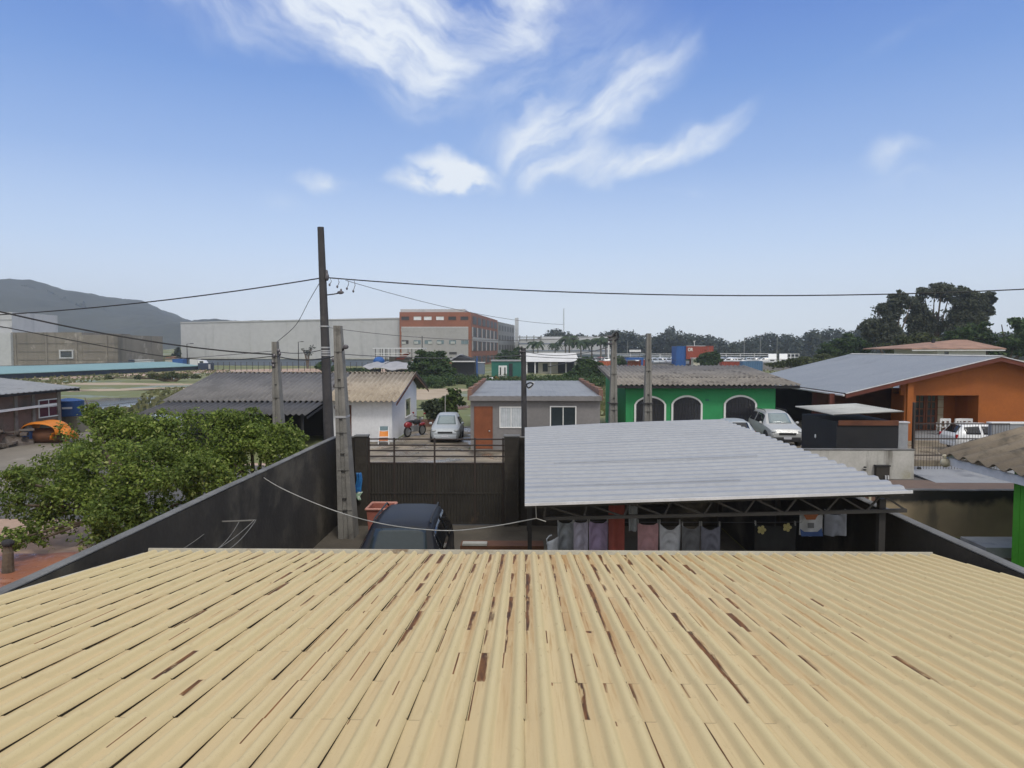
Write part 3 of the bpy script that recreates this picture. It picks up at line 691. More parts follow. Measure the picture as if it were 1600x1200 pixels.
# wall bracket with drying wires on the inside of the mouldy wall
br = thing('line_bracket', 'wall bracket with slack drying wires on the dark wall', 'bracket', at(375, 813, 12.6))
wx = XL
for a in ((345, 814), (400, 811)):
    pass
q0, q1 = at(343, 814, 13.3), at(400, 811, 13.6); q0.x = wx-.0; 
MB().beam(Vector((wx, 13.4, q1.z)), Vector((q1.x, 13.5, q1.z)), .022).build('arm', 'pole_concrete', br)
for (s, e, sg) in (((342, 814), (240, 880), .08), ((374, 814), (325, 866), .1), ((398, 812), (322, 868), .05), ((400, 812), (345, 866), .08)):
    MB().tube(sag(at(*s, 13.5), at(*e, 10.4), sg, 14), .0065, 5).build('wire', 'pole_concrete', br)

# ------------------------------------------------------------------ poles
def conc_pole(name, label, base, top, wb, wt, d, notches=7, depth=1.4, extra=True):
    """flat-sided tapered concrete pole"""
    o = thing(name, label, 'utility pole', (base[0], base[1], 0), group='utility poles'); b, tp = Vector(base), Vector(top)
    ax = (tp-b); mb = MB(); vs = []
    sec = [(-1, -1), (-.35, -1), (-.3, -.8), (.3, -.8), (.35, -1), (1, -1), (1, 1), (-1, 1)]
    for i in range(9):
        f = i/8; c = b+ax*f; w = wb+(wt-wb)*f
        for (a, e) in sec: vs.append((c.x+a*w/2, c.y+e*w*.5*depth, c.z))
    n = len(sec)
    mb.add(vs, [(i*n+k, i*n+(k+1) % n, (i+1)*n+(k+1) % n, (i+1)*n+k) for i in range(8) for k in range(n)]+[tuple(range(n)), tuple(range(8*n, 9*n))[::-1]])
    mb.cur = 1
    for i in range(notches):
        f = .1+.86*i/notches + random.uniform(-.02, .02); c = b+ax*f; w = wb+(wt-wb)*f
        yy = c.y-w*.5*depth
        if i % 2: mb.box(c.x-w*.14, c.x+w*.14, yy-.003, yy+w*.2, c.z-.014, c.z+.014)
        else: mb.box(c.x-w*.46, c.x+w*.46, yy-.006, yy+w*.3, c.z+.2, c.z+.212)
    mb.build('shaft', ['pole_concrete', 'pole_notch'], o)
    return o, b, tp
D1 = 20.9; gp = gnd(545, 839); 
p1, pb1, pt1 = conc_pole('concrete_pole', 'tapered concrete pole standing inside the yard corner', (gp.x, gp.y, 0), at(528, 509, gp.y), .46, .2, gp.y, 9)
for f in (.62, .72, .84):
    c = pb1+(pt1-pb1)*f; MB().ell(c+Vector((-.16, -.1, 0)), (.06, .06, .07), 8, 5).build('insulator', 'insulator', p1)
c = pb1+(pt1-pb1)*.575; w = .3
MB().box(c.x-w*.53, c.x+w*.53, c.y-.24, c.y+.24, c.z-.03, c.z+.03).build('strap', 'band_metal', p1)
c = pb1+(pt1-pb1)*.66
lm = MB().beam(at(535, 547, gp.y-.1), at(538, 543, gp.y-.3), .05).build('lamp_arm', 'pole_dark', p1); MB().ell(at(540, 542, gp.y-.3), (.09, .07, .07), 8, 5).build('lamp_head', 'insulator', p1)
p2, pb2, pt2 = conc_pole('concrete_pole', 'concrete pole rising behind the leafy tree', tuple(at(437, 545, 27).xy)+(0,), at(430, 534, 27), .44, .19, 27, 7)
for py, dx in ((548, .1), (553, .14), (566, -.12), (572, -.1), (556, -.06)):
    MB().ell(at(431, py, 26.85)+Vector((dx, 0, 0)), (.07, .07, .08), 8, 5).build('insulator', 'insulator', p2)
for nm, px, lab, d in (('concrete_pole', 959, 'concrete pole with stacked black insulators before the green house', 25.2), ('concrete_pole', 1013, 'concrete pole with a plain top in front of the arched windows', 25.2)):
    o, b_, t_ = conc_pole(nm, lab, tuple(at(px-1, 545, d).xy)+(0,), at(px+.5, 521, d), .4, .15, d, 8)
    if px == 959:
        for py in (526, 531, 537):
            MB().ell(at(953, py, d-.1), (.1, .07, .05), 8, 5).build('insulator', 'insulator', o)
        MB().beam(at(951, 528, d-.1), at(962, 524, d-.1), .05).build('cross_arm', 'pole_dark', o)
        MB().tube(spx([at(958, 524, d-.2), at(964, 519, d-.2), at(966, 527, d-.2), at(960, 533, d-.2)]), .035, 6).build('cable_coil', 'cable_black', o)
        MB().tube([at(951.5, 530, d-.1), at(950.5, 560, d-.1)], .03, 6).build('conduit', 'white_paint', o)
    MB().box(b_.x-.165, b_.x+.165, d-.24, d+.24, Z(630, d), Z(630, d)+.035).build('strap', 'pole_dark', o)
# tall dark pole
TP = thing('utility_pole', 'tall round dark utility pole carrying the overhead cable', 'utility pole', (X(516, 24), 24, 0), group='utility poles')
tb, tt = Vector((X(516, 24), 24, 0)), at(501, 355, 24)
def tpt(f): return tb.lerp(tt, f)
MB().tube([tpt(i/10) for i in range(11)], [.2-.009*i for i in range(11)], 14).build('shaft', 'pole_dark', TP, smooth=60)
def tp_at(py): 
    z = Z(py, 24, 505); return tpt((z-tb.z)/(tt.z-tb.z))
for py in (510, 543, 548, 551, 555):
    c = tp_at(py); MB().tube([c-Vector((0, 0, .025)), c+Vector((0, 0, .025))], .168, 14).build('band', 'band_metal', TP)
c = tp_at(434); MB().ell(c+Vector((.17, -.06, .02)), (.07, .08, .14), 8, 5).build('insulator', 'insulator', TP)
c = tp_at(427); MB().ell(c+Vector((.16, -.05, 0)), (.05, .05, .12), 8, 5).build('insulator', 'insulator', TP)
arm = MB().tube([tp_at(461)+Vector((.1, 0, 0)), at(522, 459.5, 23.9), at(530, 458, 23.9)], .022, 6).build('lamp_arm', 'pole_dark', TP)
MB().ell(at(532, 457, 23.9), (.12, .08, .06), 10, 6).ell(at(533, 454, 23.9), (.035, .035, .07), 8, 5).build('lamp_head', 'insulator', TP)
for i, (px, py) in enumerate(((516, 437), (528, 440), (543, 443), (553, 447))):
    a = at(px, 434+ (px-512)*.05, 23.95); e = at(px-1, py+8, 23.95)
    MB().tube([a, a.lerp(e, .5)+Vector((.05, 0, 0)), e], .012, 5).ell(e, (.035, .035, .05), 7, 5).build('drop_clamp', 'insulator', TP)
TN = thing('utility_pole', 'slim dark pole with a cable box in front of the gray house', 'utility pole', (X(819, 29), 29, 0), group='utility poles')
a, b_ = Vector((X(820, 29), 29, 0)), at(818, 544, 29)
MB().tube([a, a.lerp(b_, .5), b_], [.13, .115, .1], 10).build('shaft', 'pole_dark', TN, smooth=60)
mb = MB(); 
for py in (543, 549, 555): mb.ell(at(813, py, 28.9), (.05, .05, .06), 7, 5)
mb.beam(at(811, 549, 28.9), at(822, 549, 28.9), .05); mb.build('insulator', 'insulator', TN)
MB().tube(spx([at(822, 601, 28.8), at(828, 598, 28.7), at(833, 600, 28.7), at(826, 606, 28.7), at(822, 601, 28.8)]), .03, 6).build('cable_coil', 'cable_black', TN)
MB().obox(at(830, 603, 28.75), (.1, .1, .36), 0, 0, R(35)).build('cable_box', 'plastic_white', TN, bevel=.01)

# ------------------------------------------------------------------ overhead cables
top = tp_at(434)
cable(sag(at(-260, 500, 25), top, .35, 30), .022, 'cable_black', 'long overhead cable reaching the tall dark pole from the hill side')
cable(sag(top+Vector((.2, 0, 0)), at(1900, 432, 24), .62, 40), .022, 'cable_black', 'long overhead cable from the tall dark pole past the eucalyptus')
cable(spx([top, at(483, 470, 25), at(462, 508, 26), at(432, 535, 27)]), .012, 'cable_gray', 'thin drop wire from the tall dark pole down to the next pole')
cable(spx([at(-120, 458, 22), at(0, 487, 23), at(130, 515, 24.3), at(260, 537, 25.5), at(360, 549, 26.3), at(432, 554, 26.9)]), .03, 'cable_black', 'thick black cable sloping down across the hill')
cable(spx([at(-120, 488, 22), at(0, 510, 23), at(130, 535, 24.3), at(260, 557, 25.5), at(360, 562, 26.3), at(432, 556, 26.9)]), .018, 'cable_black', 'thinner black cable below the thick one, crossing the concrete block')
cable(sag(at(-60, 572, 30), at(432, 548, 26.9), .15), .013, 'cable_gray', 'faint level wire crossing the unfinished concrete block')
cable(sag(at(432, 549, 26.9), at(506, 546, 24), .1, 10), .014, 'cable_black', 'short wire from the tree-side pole to the tall dark pole')
cable(sag(at(432, 556, 26.9), at(530, 555, 20.8), .15, 10), .02, 'cable_black', 'short thick wire between the two concrete poles by the tree')
cable(sag(at(530, 553, 20.8), at(816, 555, 28.9), .12), .013, 'cable_gray', 'wire from the yard pole to the slim dark pole')
cable(sag(at(508, 511, 24), at(955, 524, 25.1), .3), .011, 'cable_gray', 'high thin wire passing the brick office building')
cable(sag(at(540, 438, 24), at(880, 507, 40), .3), .01, 'cable_gray', 'faint wire slanting down over the brick office building')
cable(sag(at(820, 549, 28.9), at(957, 540, 25.1), .25), .013, 'cable_gray', 'wire from the slim dark pole to the pole with black insulators')
cable(sag(at(820, 556, 28.9), at(1010, 556, 25.1), .1), .013, 'cable_gray', 'low wire crossing the white shed roof')
# ------------------------------------------------------------------ vehicles
STY = {
 'suv': [(0, .80, .30, .40, .42, .70), (.03, .92, .2, .50, .53, .76), (.14, .98, .17, .565, .60, .80), (.27, 1, .16, .60, .645, .80), (.41, 1, .15, .62, .955, .66), (.5, 1, .15, .62, .99, .67), (.68, 1, .15, .63, 1.0, .67), (.90, 1, .16, .64, .97, .65), (.975, .96, .2, .62, .67, .78), (1, .88, .28, .5, .54, .74)],
 'hatch': [(0, .76, .26, .38, .40, .66), (.03, .90, .17, .48, .51, .74), (.12, .97, .14, .545, .59, .78), (.25, 1, .13, .59, .63, .78), (.42, 1, .13, .61, .95, .64), (.5, 1, .13, .61, .985, .65), (.68, 1, .13, .62, 1.0, .65), (.88, 1, .14, .63, .955, .62), (.97, .95, .19, .60, .66, .74), (1, .86, .26, .5, .55, .7)],
}
def lerp(a, b, t): return a + (b-a)*t
def car(name, label, loc, rz, paint, L=4.2, W=1.74, H=1.5, style='hatch', gl='car_glass', rails=False, group=None, parts=True, sideglass='tinted_glass', plate=True):
    """front towards -Y in its own space"""
    o = thing(name, label, 'car', loc, rz, group)
    S = []
    for (t_, hw, zb, zs, zt, tw) in STY[style]:
        y = -L/2 + L*t_; a = hw*W/2; c = tw*W/2; zb, zs, zt = zb*H, zs*H, zt*H
        half = [(a*.9, zb), (a*.995, lerp(zb, zs, .3)), (a, lerp(zb, zs, .72)), (a*.955, zs), (lerp(a*.95, c, .93), lerp(zs, zt, .86)), (c*.86, lerp(zs, zt, .985)), (c*.4, zt+.008*H)]
        S.append([Vector((x, y, z)) for x, z in half] + [Vector((-x, y, z)) for x, z in half[::-1]])
    mb = MB(); m = len(S[0])
    mb.add([p for s in S for p in s], [(i*m+k, i*m+(k+1) % m, (i+1)*m+(k+1) % m, (i+1)*m+k) for i in range(len(S)-1) for k in range(m)] + [tuple(range(m))[::-1], tuple(range((len(S)-1)*m, len(S)*m))])
    mb.build('body', paint, o, world=False, smooth=38, bevel=.012 if parts else 0)
    def patch(nm, mat, a, b, c, d, iu=.05, iv=.06, off=.008, n=4, bow=0):
        def q(u, v): return a.lerp(b, u).lerp(d.lerp(c, u), v)
        nrm = (b-a).cross(d-a).normalized(); ctr = q(.5, .5)
        if nrm.dot(ctr-Vector((0, 0, H*.45))) < 0: nrm = -nrm
        MB().grid(lambda u, v: q(iu+u*(1-2*iu), iv+v*(1-2*iv)) + nrm*(off+bow*4*u*(1-u)), n, n).build(nm, mat, o, world=False, smooth=60, solid=.004)
    ws = [S[3][5], S[3][8], S[4][8], S[4][5]]
    patch('windscreen', gl, ws[0], ws[1], ws[2], ws[3], .02, .03, .012, 6, .02)
    rw = [S[8][5], S[8][8], S[7][8], S[7][5]]
    patch('rear_window', sideglass, rw[0], rw[1], rw[2], rw[3], .03, .08, .012, 6, .01)
    for (i3, i4) in ((3, 4), (10, 9)):
        for (s0, s1) in ((4, 5.9), (6.05, 7)):
            def sp(s, k):
                i = int(s); f = s-i
                return S[i][k].lerp(S[min(i+1, 9)][k], f)
            def sq(u, v): s_ = s0+(s1-s0)*(.015+.97*u); p_, q_ = sp(s_, i3), sp(s_, i4); return p_.lerp(q_, .07+.85*v) + Vector(((1 if p_.x > 0 else -1)*.016, 0, .008))
            MB().grid(sq, 12, 4).build('side_window', sideglass, o, world=False, smooth=60, solid=.004)
        patch('quarter_window', sideglass, S[3][i3].lerp(S[4][i3], .45), S[4][i3], S[4][i4], S[3][i4].lerp(S[4][i4], .9), .02, .08, .014)
    if not parts: return o
    R0 = .205*H if style == 'hatch' else .215*H
    for sx in (-1, 1):
        for ty in (.185, .80):
            y = -L/2 + L*ty; x = sx*W/2
            MB().tube([(x-sx*.2, y, R0+.03), (x+sx*.006, y, R0+.03)], R0+.055, 22).build('wheel_arch', 'trim_black', o, world=False, smooth=40)
            wh = MB().tube([(x-sx*.2, y, R0), (x-sx*.0, y, R0), (x+sx*.022, y, R0)], [R0, R0, R0*.9], 22).build('wheel', 'tyre', o, world=False, smooth=40)
            mr = MB()
            mr.tube([(x, y, R0), (x+sx*.03, y, R0)], [R0*.62, R0*.56], 16)
            mr.build('rim', 'rim', wh, world=False, smooth=40)
        hl = MB().ell((sx*W*.36, -L/2+.16, .455*H), (.17, .17, .085), 12, 8); hl.build('headlight', 'lamp_glass', o, world=False, smooth=60)
        MB().obox((sx*W*.405, L/2-.07, .56*H), (.13, .12, .22)).build('tail_light', 'tail_red', o, world=False, bevel=.02)
        MB().ell((sx*(W/2+.07), -L/2+L*.335, .66*H), (.1, .06, .075), 10, 7).build('mirror', paint, o, world=False, smooth=60)
        if rails: MB().tube([(sx*W*.315, -L/2+L*.45, H*.985), (sx*W*.315, -L/2+L*.48, H*1.03), (sx*W*.315, -L/2+L*.84, H*1.025), (sx*W*.31, -L/2+L*.88, H*.97)], .022, 6).build('roof_rail', 'trim_black', o, world=False, smooth=60)
        MB().tube([(sx*W*.2, -L/2+L*.262, .64*H), (sx*W*.02, -L/2+L*.278, .665*H)], .012, 5).build('wiper', 'trim_black', o, world=False)
    MB().box(-W*.24, W*.24, -L/2-.012, -L/2+.2, .36*H, .435*H).build('grille', 'trim_black', o, world=False, bevel=.01)
    MB().box(-W*.38, W*.38, -L/2-.03, -L/2+.2, .15*H, .3*H).build('bumper', 'trim_black' if style == 'suv' else paint, o, world=False, bevel=.05)
    MB().box(-W*.38, W*.38, L/2-.2, L/2+.03, .2*H, .36*H).build('rear_bumper', paint, o, world=False, bevel=.05)
    if plate: MB().box(-.2, .2, -L/2-.045, -L/2-.03, .24*H, .31*H).build('licence_plate', 'plate', o, world=False)
    return o
car('parked_suv', 'black car with roof rails parked inside the walled yard', (-2.72, 15.6, .02), R(1.5), 'paint_black', 4.5, 2.0, 1.7, 'suv', 'car_glass', True)
car('parked_car', 'silver compact car facing the street beside the gray house', (X(699, 43), 43.0, .02), R(2), 'paint_silver', 4.1, 1.8, 1.57, 'hatch', 'car_glass_pale')
car('parked_suv', 'silver off-road car with roof rails beside the black shed', (X(1229, 37.9), 39.6, .34), R(-2), 'paint_silver_warm', 4.4, 1.85, 1.74, 'suv', 'car_glass_pale', True)
car('parked_car', 'silver car with its red tail light toward the carport roof', (X(1146, 38.5), 38.9, .33), R(180), 'paint_silver', 3.9, 1.68, 1.42, 'hatch', 'car_glass_pale')
car('parked_car', 'white hatchback seen from its side behind the barred gate', (X(1490, 36)+1.95, 36.4, .33), R(90), 'paint_white', 3.9, 1.7, 1.42, 'hatch', 'car_glass')

# motorcycle by the white house (front wheel away from the street)
mo = thing('motorcycle', 'red and black motorcycle leaning beside the white house', 'motorcycle', (X(648, 44.3), 44.3, .02), R(-31)); mo.scale = (1.15, 1.15, 1.15)
for y in (-.62, .62):
    wv = MB()
    for i in range(18):
        a, b_ = 2*math.pi*i/18, 2*math.pi*(i+1)/18
        wv.tube([(0, y+.26*math.cos(a), .3+.26*math.sin(a)), (0, y+.26*math.cos(b_), .3+.26*math.sin(b_))], .05, 6, False)
    wo = wv.build('wheel', 'tyre', mo, world=False, smooth=60); MB().tube([(-.03, y, .3), (.03, y, .3)], .2, 14).build('rim', 'rim', wo, world=False)
MB().ell((0, .12, .78), (.16, .32, .14), 10, 7).build('tank', 'trim_black', mo, world=False, smooth=60)
MB().ell((0, -.3, .84), (.14, .4, .07), 10, 7).build('seat', 'trim_black', mo, world=False, smooth=60)
MB().ell((0, -.58, .68), (.15, .32, .18), 10, 7).build('fairing', 'paint_red', mo, world=False, smooth=60)
MB().ell((0, .62, .62), (.1, .28, .1), 10, 6).build('front_mudguard', 'paint_red', mo, world=False, smooth=60)
MB().tube([(0, .62, .3), (0, .45, .9), (0, .42, 1.02)], .045, 6).tube([(0, -.62, .3), (0, 0, .35), (0, .4, .8)], .05, 6).obox((0, 0, .42), (.22, .4, .3)).build('frame', 'rim', mo, world=False)
MB().tube([(-.36, .3, 1.08), (-.1, .42, 1.02), (.1, .42, 1.02), (.36, .3, 1.08)], .02, 6).build('handlebar', 'trim_black', mo, world=False)
MB().ell((0, .58, .93), (.1, .09, .1), 10, 7).build('headlight', 'lamp_glass', mo, world=False, smooth=60)
for s in (-1, 1): MB().tube([(s*.3, .34, 1.06), (s*.38, .34, 1.22)], .01, 5).ell((s*.4, .33, 1.25), (.08, .03, .05), 8, 5).build('mirror', 'paint_red', mo, world=False)
# little chair with coloured covering
ch = thing('child_chair', 'small white framed child chair with orange and teal covering', 'chair', (X(599, 40.6), 40.6, .02), R(8))
for s in (-1, 1):
    MB().tube([(s*.3, -.35, .0), (s*.27, .1, .75), (s*.26, .2, .95)], .03, 6).build('frame_side', 'plastic_white', ch, world=False)
    MB().tube([(s*.3, .35, .0), (s*.28, -.1, .42)], .03, 6).build('leg', 'plastic_white', ch, world=False)
MB().grid(lambda u, v: (-.25+.5*u, -.1+.2*v, .45+.3*v-.03*math.sin(math.pi*u)), 6, 6).build('backrest', 'orange_tarp', ch, world=False, solid=.02)
MB().grid(lambda u, v: (-.25+.5*u, -.42+.34*v, .25+.2*v-.05*math.sin(math.pi*v)), 6, 6).build('seat', 'fabric_orange', ch, world=False, solid=.02)
MB().obox((0, .16, .9), (.46, .05, .24), 0, R(-20)).build('head_pad', 'teal_glass', ch, world=False, bevel=.02)
MB().obox((0, -.2, .42), (.56, .07, .06)).build('front_bar', 'plastic_white', ch, world=False, bevel=.02)

# ------------------------------------------------------------------ white house
wh = thing('white_house', 'white house with tan and dark corrugated gable roof', 'house', (-14, 46, 0))
xa, xb = X(550, 41.5), X(612, 41.5)
zr = 3.93
mb = MB(); mb.box(-20.6, -20.45, 41.5, 51, 0, 2.45); mb.box(xa-1.7, xb, 41.5, 41.65, 0, 2.5); mb.box(-20.45, xa-1.7, 44.9, 45.05, 0, 2.8)
mb.prism([(41.65, 0), (51, 0), (51, 2.9), (48, 3.78), (41.65, 2.5)], 'x', xb-.15, xb); mb.box(-20.45, xb-.15, 50.85, 51, 0, 2.7)
mb.build('wall', 'white_wall', wh)
window(wh, 0, 0, 0, 0, 0) if False else None
y0, y1 = xb/X(633, 41.5)*41.5, xb/X(640.5, 41.5)*41.5
f = MB(); z0w, z1w = 1.05, 2.2; xw = xb
f.box(xw-.02, xw+.05, y0-.07, y0, z0w-.07, z1w+.07).box(xw-.02, xw+.05, y1, y1+.07, z0w-.07, z1w+.07).box(xw-.02, xw+.05, y0, y1, z1w, z1w+.07).box(xw-.02, xw+.09, y0, y1, z0w-.07, z0w)
wo = f.build('window', 'white_paint', wh); MB().box(xw-.02, xw+.015, y0, y1, z0w, z1w).build('pane', 'dark_glass', wo)
window(wh, X(541, 41.5), X(547, 41.5), .3, 2.15, 41.5, 'brown_wood', 'dark_glass', 0)
xs = -11.75
def slope(x0, x1, y0, z0, y1, z1, mat, nm='roof', amp=.05, pitch=.177):
    amp = .115; pitch = .32
    return MB().sheet((x0, y0, z0), (x1-x0, 0, 0), (0, y1-y0, z1-z0), pitch, amp, 'sine', 2, 6).build(nm, mat, wh, smooth=60, solid=.012)
XVR = X(620.6, 40.8)
slope(xs, XVR, 40.75, 2.50, 48, zr, 'fibre_roof_tan', amp=.07, pitch=.3)
slope(-21.2, xs-.01, 40.75, 2.50, 48, zr, 'fibre_roof_dark', amp=.07, pitch=.3)
slope(-21.2, XVR, 48, zr, 54.6, 2.5, 'fibre_roof_dark', amp=.07, pitch=.3)
slope(-20.9, xs+.1, 37.5, 2.02, 40.85, 2.44, 'fibre_roof_lean', 'lean_to_roof', amp=.06, pitch=.3)
MB().sheet((-21.2, 47.85, zr+.03), (XVR+21.2, 0, 0), (0, .3, 0), .3, .07, 'sine', 2, 6).build('ridge_cap', 'fibre_roof_tan', wh, smooth=60, solid=.02)
MB().prism([(40.8, 2.36), (48, zr-.1), (54.5, 2.36), (54.5, 2.22), (48, zr-.24), (40.8, 2.24)], 'x', XVR-.07, XVR-.03).build('barge_board', 'brown_wood', wh)
MB().prism([(37.5, 1.9), (40.9, 2.33), (40.9, 2.2), (37.5, 1.78)], 'x', xs+.02, xs+.06).build('barge_board', 'black_board', wh)
for x in (-20.5, -16.5, -12.1): MB().box(x-.06, x+.06, 37.9, 38.02, 0, 1.95).build('post', 'black_board', wh)
MB().box(-20.45, xs, 44.6, 44.7, 0, 2.4).build('dark_boarding', 'black_board', wh)
# ------------------------------------------------------------------ gray house
gh = thing('gray_house', 'small flat-roofed gray house with brown door and brick parapets', 'house', (.6, 45, 0))
GX0, GX1, GY = X(735, 38.4), X(938, 38.4), 38.4
MB().box(GX0, GX1, GY, 53, 0, 2.72).build('wall', 'gray_wall', gh)
MB().box(GX0-.05, GX1+.05, GY-.3, GY+.3, 2.722, 2.98).build('fascia', 'gray_wall', gh, bevel=.01)
MB().sheet((GX0+.02, GY-.28, 2.99), (GX1-GX0-.04, 0, 0), (0, 14.9, .16), .45, .012, 'trap').build('roof', 'gray_roof_sheet', gh, solid=.01)
for x0, x1 in ((GX0-.17, GX0+.06), (GX1-.06, GX1+.17)):
    mb = MB(); 
    for i in range(22):
        yy = GY+.1+i*.66; mb.box(x0, x1, yy, yy+.655, 2.73, 3.3+.05*(i % 2)+.04*math.sin(i*2.1))
    mb.build('parapet', 'brick', gh)
dx0, dx1 = X(742.5, GY), X(768, GY)
dr = MB().box(dx0, dx1, GY-.03, GY+.02, .08, Z(637, GY)).build('door', 'door_wood', gh); MB().ell((dx1-.12, GY-.06, 1.05), (.05, .03, .05), 8, 5).build('handle', 'rim', dr)
MB().box(dx0-.06, dx0, GY-.05, GY, .05, Z(636, GY)).box(dx1, dx1+.06, GY-.05, GY, .05, Z(636, GY)).box(dx0-.06, dx1+.06, GY-.05, GY, Z(637, GY)+.002, Z(635, GY)).build('door_frame', 'door_wood', gh)
w1 = window(gh, X(782, GY), X(815, GY), Z(667, GY), Z(637, GY), GY, 'white_paint', 'curtain_white', 1)
xw0, xw1 = X(782, GY), X(815, GY); nk = 26
MB().grid(lambda u, v: (xw0+(xw1-xw0)*u, GY-.02-.008*math.sin(u*55), Z(667, GY)+(Z(637, GY)-Z(667, GY))*v), 60, 1).build('curtain', 'curtain_white', w1)
window(gh, X(861, GY), X(899, GY), Z(666, GY), Z(636, GY), GY, 'white_paint', 'dark_glass', 1)
# ------------------------------------------------------------------ green house
ge = thing('green_house', 'green house with white arched windows and gray corrugated roof', 'house', (10.7, 47, 0))
EX0, EX1, EY = X(978, 42.8), X(1212, 42.8), 42.8
ez0, ez1 = Z(601, 42), Z(571, 53)
MB().prism([(EY, 0), (53.5, 0), (53.5, ez1-.1), (EY, ez0-.08)], 'x', EX0, EX1).build('wall', 'green_wall', ge)
xv0, xv1 = X(963, 42), X(1252, 42)
MB().sheet((xv0, 42, ez0), (xv1-xv0, 0, 0), (0, 11.2, ez1-ez0), .3, .09, 'sine', 2, 6).build('roof', 'fibre_roof', ge, smooth=60, solid=.012)
for i in range(1): MB().sheet((xv0, 45.6, ez0+(ez1-ez0)*3.6/11.2+.03), (xv1-xv0, 0, 0), (0, .08, .002), .24, .06, 'sine', 2, 6).build('sheet_lap', 'fibre_roof_lean', ge, smooth=60, solid=.02)
MB().box(xv0+.05, xv1-.05, 42.05, 42.12, ez0-.22, ez0-.04).build('eave_board', 'black_board', ge)
MB().prism([(42.1, ez0-.05), (53, ez1-.05), (53, ez1-.2), (42.1, ez0-.2)], 'x', xv0+.03, xv0+.08).build('verge_board', 'fibre_roof', ge)
def arch(px0, px1, pyt):
    x0, x1 = X(px0, EY), X(px1, EY); zt = Z(pyt, EY); zs = zt-.42; zb = .55; n = 16; T = .11
    def outl(e):
        a = [(x0-e, zb), (x0-e, zs)]
        for i in range(1, n): 
            t_ = i/n; a.append((x0-e+(x1-x0+2*e)*t_, zs+(zt-zs+e)*math.sin(math.pi*t_)**.62))
        return a + [(x1+e, zs), (x1+e, zb)]
    A, B = outl(0), outl(T); m_ = len(A); mb = MB()
    vs = [(x, EY-.09, z) for x, z in A]+[(x, EY-.09, z) for x, z in B]+[(x, EY+.01, z) for x, z in A]+[(x, EY+.01, z) for x, z in B]
    fs = []
    for i in range(m_-1): fs += [(i, i+1, m_+i+1, m_+i), (m_+i, m_+i+1, 3*m_+i+1, 3*m_+i), (2*m_+i, 2*m_+i+1, i+1, i)]
    mb.add(vs, fs); mb.box(x0-T-.04, x1+T+.04, EY-.14, EY+.01, zb-.1, zb); fo = mb.build('window', 'white_paint', ge)
    mb = MB(); mb.add([(x, EY-.012, z) for x, z in A], [tuple(range(m_))]); mb.build('pane', 'arch_pane', fo, solid=.01)
    mb = MB()
    for i in range(1, 9):
        x = x0+(x1-x0)*i/9; mb.box(x-.012, x+.012, EY-.045, EY-.025, zb, zs+.3)
    for zz in (zb+.5, zb+1.1, zs): mb.box(x0, x1, EY-.05, EY-.03, zz-.015, zz+.015)
    mb.build('grille', 'black_steel', fo)
arch(994, 1038, 621); arch(1052, 1095, 620); arch(1134, 1180, 619.5)
MB().box(X(1103, EY), X(1108, EY), EY-.03, EY, Z(626, EY), Z(623.5, EY)).build('number_plate', 'container_green', ge)
# ------------------------------------------------------------------ orange house
og = thing('orange_house', 'orange house under a wide blue gray metal gable roof', 'house', (25, 45, 0))
yf, yb_ = 40, 58
eL, pk = at(1322, 615, yf), at(1565, 557, yf)
zE, zP, xE, xP = eL.z, pk.z, eL.x, pk.x; xR2 = xP + (xP-xE)*.9; zR2 = zP-(zP-zE)*.9
MB().sheet((xE, yf, zE), (0, yb_-yf, 0), (xP-xE, 0, zP-zE), .3, .045, 'trap', 2).build('roof', 'blue_metal_roof', og, solid=.012)
MB().sheet((xP, yf, zP), (0, yb_-yf, 0), (xR2-xP, 0, zR2-zP), .3, .045, 'trap', 2).build('roof', 'fibre_roof_tan', og, solid=.012)
MB().prism([(xP-.3, zP-.0), (xP, zP+.07), (xP+.3, zP-.0), (xP, zP+.03)], 'y', yf-.05, yb_).build('ridge_cap', 'pale_sheet', og)
for (a, b_, c, d_) in ((xE, zE, xP, zP), (xP, zP, xR2, zR2)):
    MB().prism([(a, b_-.03), (c, d_-.03), (c, d_-.26), (a, b_-.26)], 'y', yf+.02, yf+.06).build('barge_board', 'dark_red_board', og)
    MB().prism([(a, b_+.03), (c, d_+.03), (c, d_-.02), (a, b_-.02)], 'y', yf-.02, yf+.015).build('verge_flashing', 'white_edge', og)
oy = 40.9; sl_ = (zP-zE)/(xP-xE)
def rz_(x): return zE+sl_*(x-xE)-.1 if x < xP else zP-sl_*(x-xP)-.1
x0, x1, x2, x3 = X(1405, oy), X(1432, oy), X(1530, oy), xR2-2
zl = Z(617, oy)
mb = MB()
mb.box(X(1414, oy), x1, oy, oy+.2, .3, zl); mb.box(x2, x3, oy, oy+.2, .3, zl)
xm = X(1408, oy); mb.prism([(xm, zl), (x3, zl), (x3, rz_(x3)), (xP, rz_(xP)), (xm, rz_(xm))], 'y', oy, oy+.2)
mb.build('wall', 'orange_wall', og)
mb = MB(); mb.box(x1-.2, x2+.2, oy+2.2, oy+2.35, .3, zl+.3); mb.box(x2, x2+.2, oy+.2, oy+2.2, .3, zl); mb.box(x1-.2, x1, oy+.2, oy+2.2, .3, zl); mb.build('porch_wall', 'orange_wall', og)
mb = MB(); mb.box(x1-.2, x2+.2, oy+.2, oy+2.35, zl-.03, zl+.02); mb.build('porch_ceiling', 'brown_wood', og)
MB().box(x1-.4, x2+.4, oy-.4, oy+2.2, .321, .62).build('porch_floor', 'smooth_concrete', og)
mb = MB(); mb.box(xE+.8, x1+5, oy+5, oy+5.2, .3, 3.0); mb.build('back_wall', 'brown_wood', og); MB().box(15.4, xE+3, 52, 52.2, .3, 3.2).build('side_screen', 'black_board', og)
ly = oy+2.18
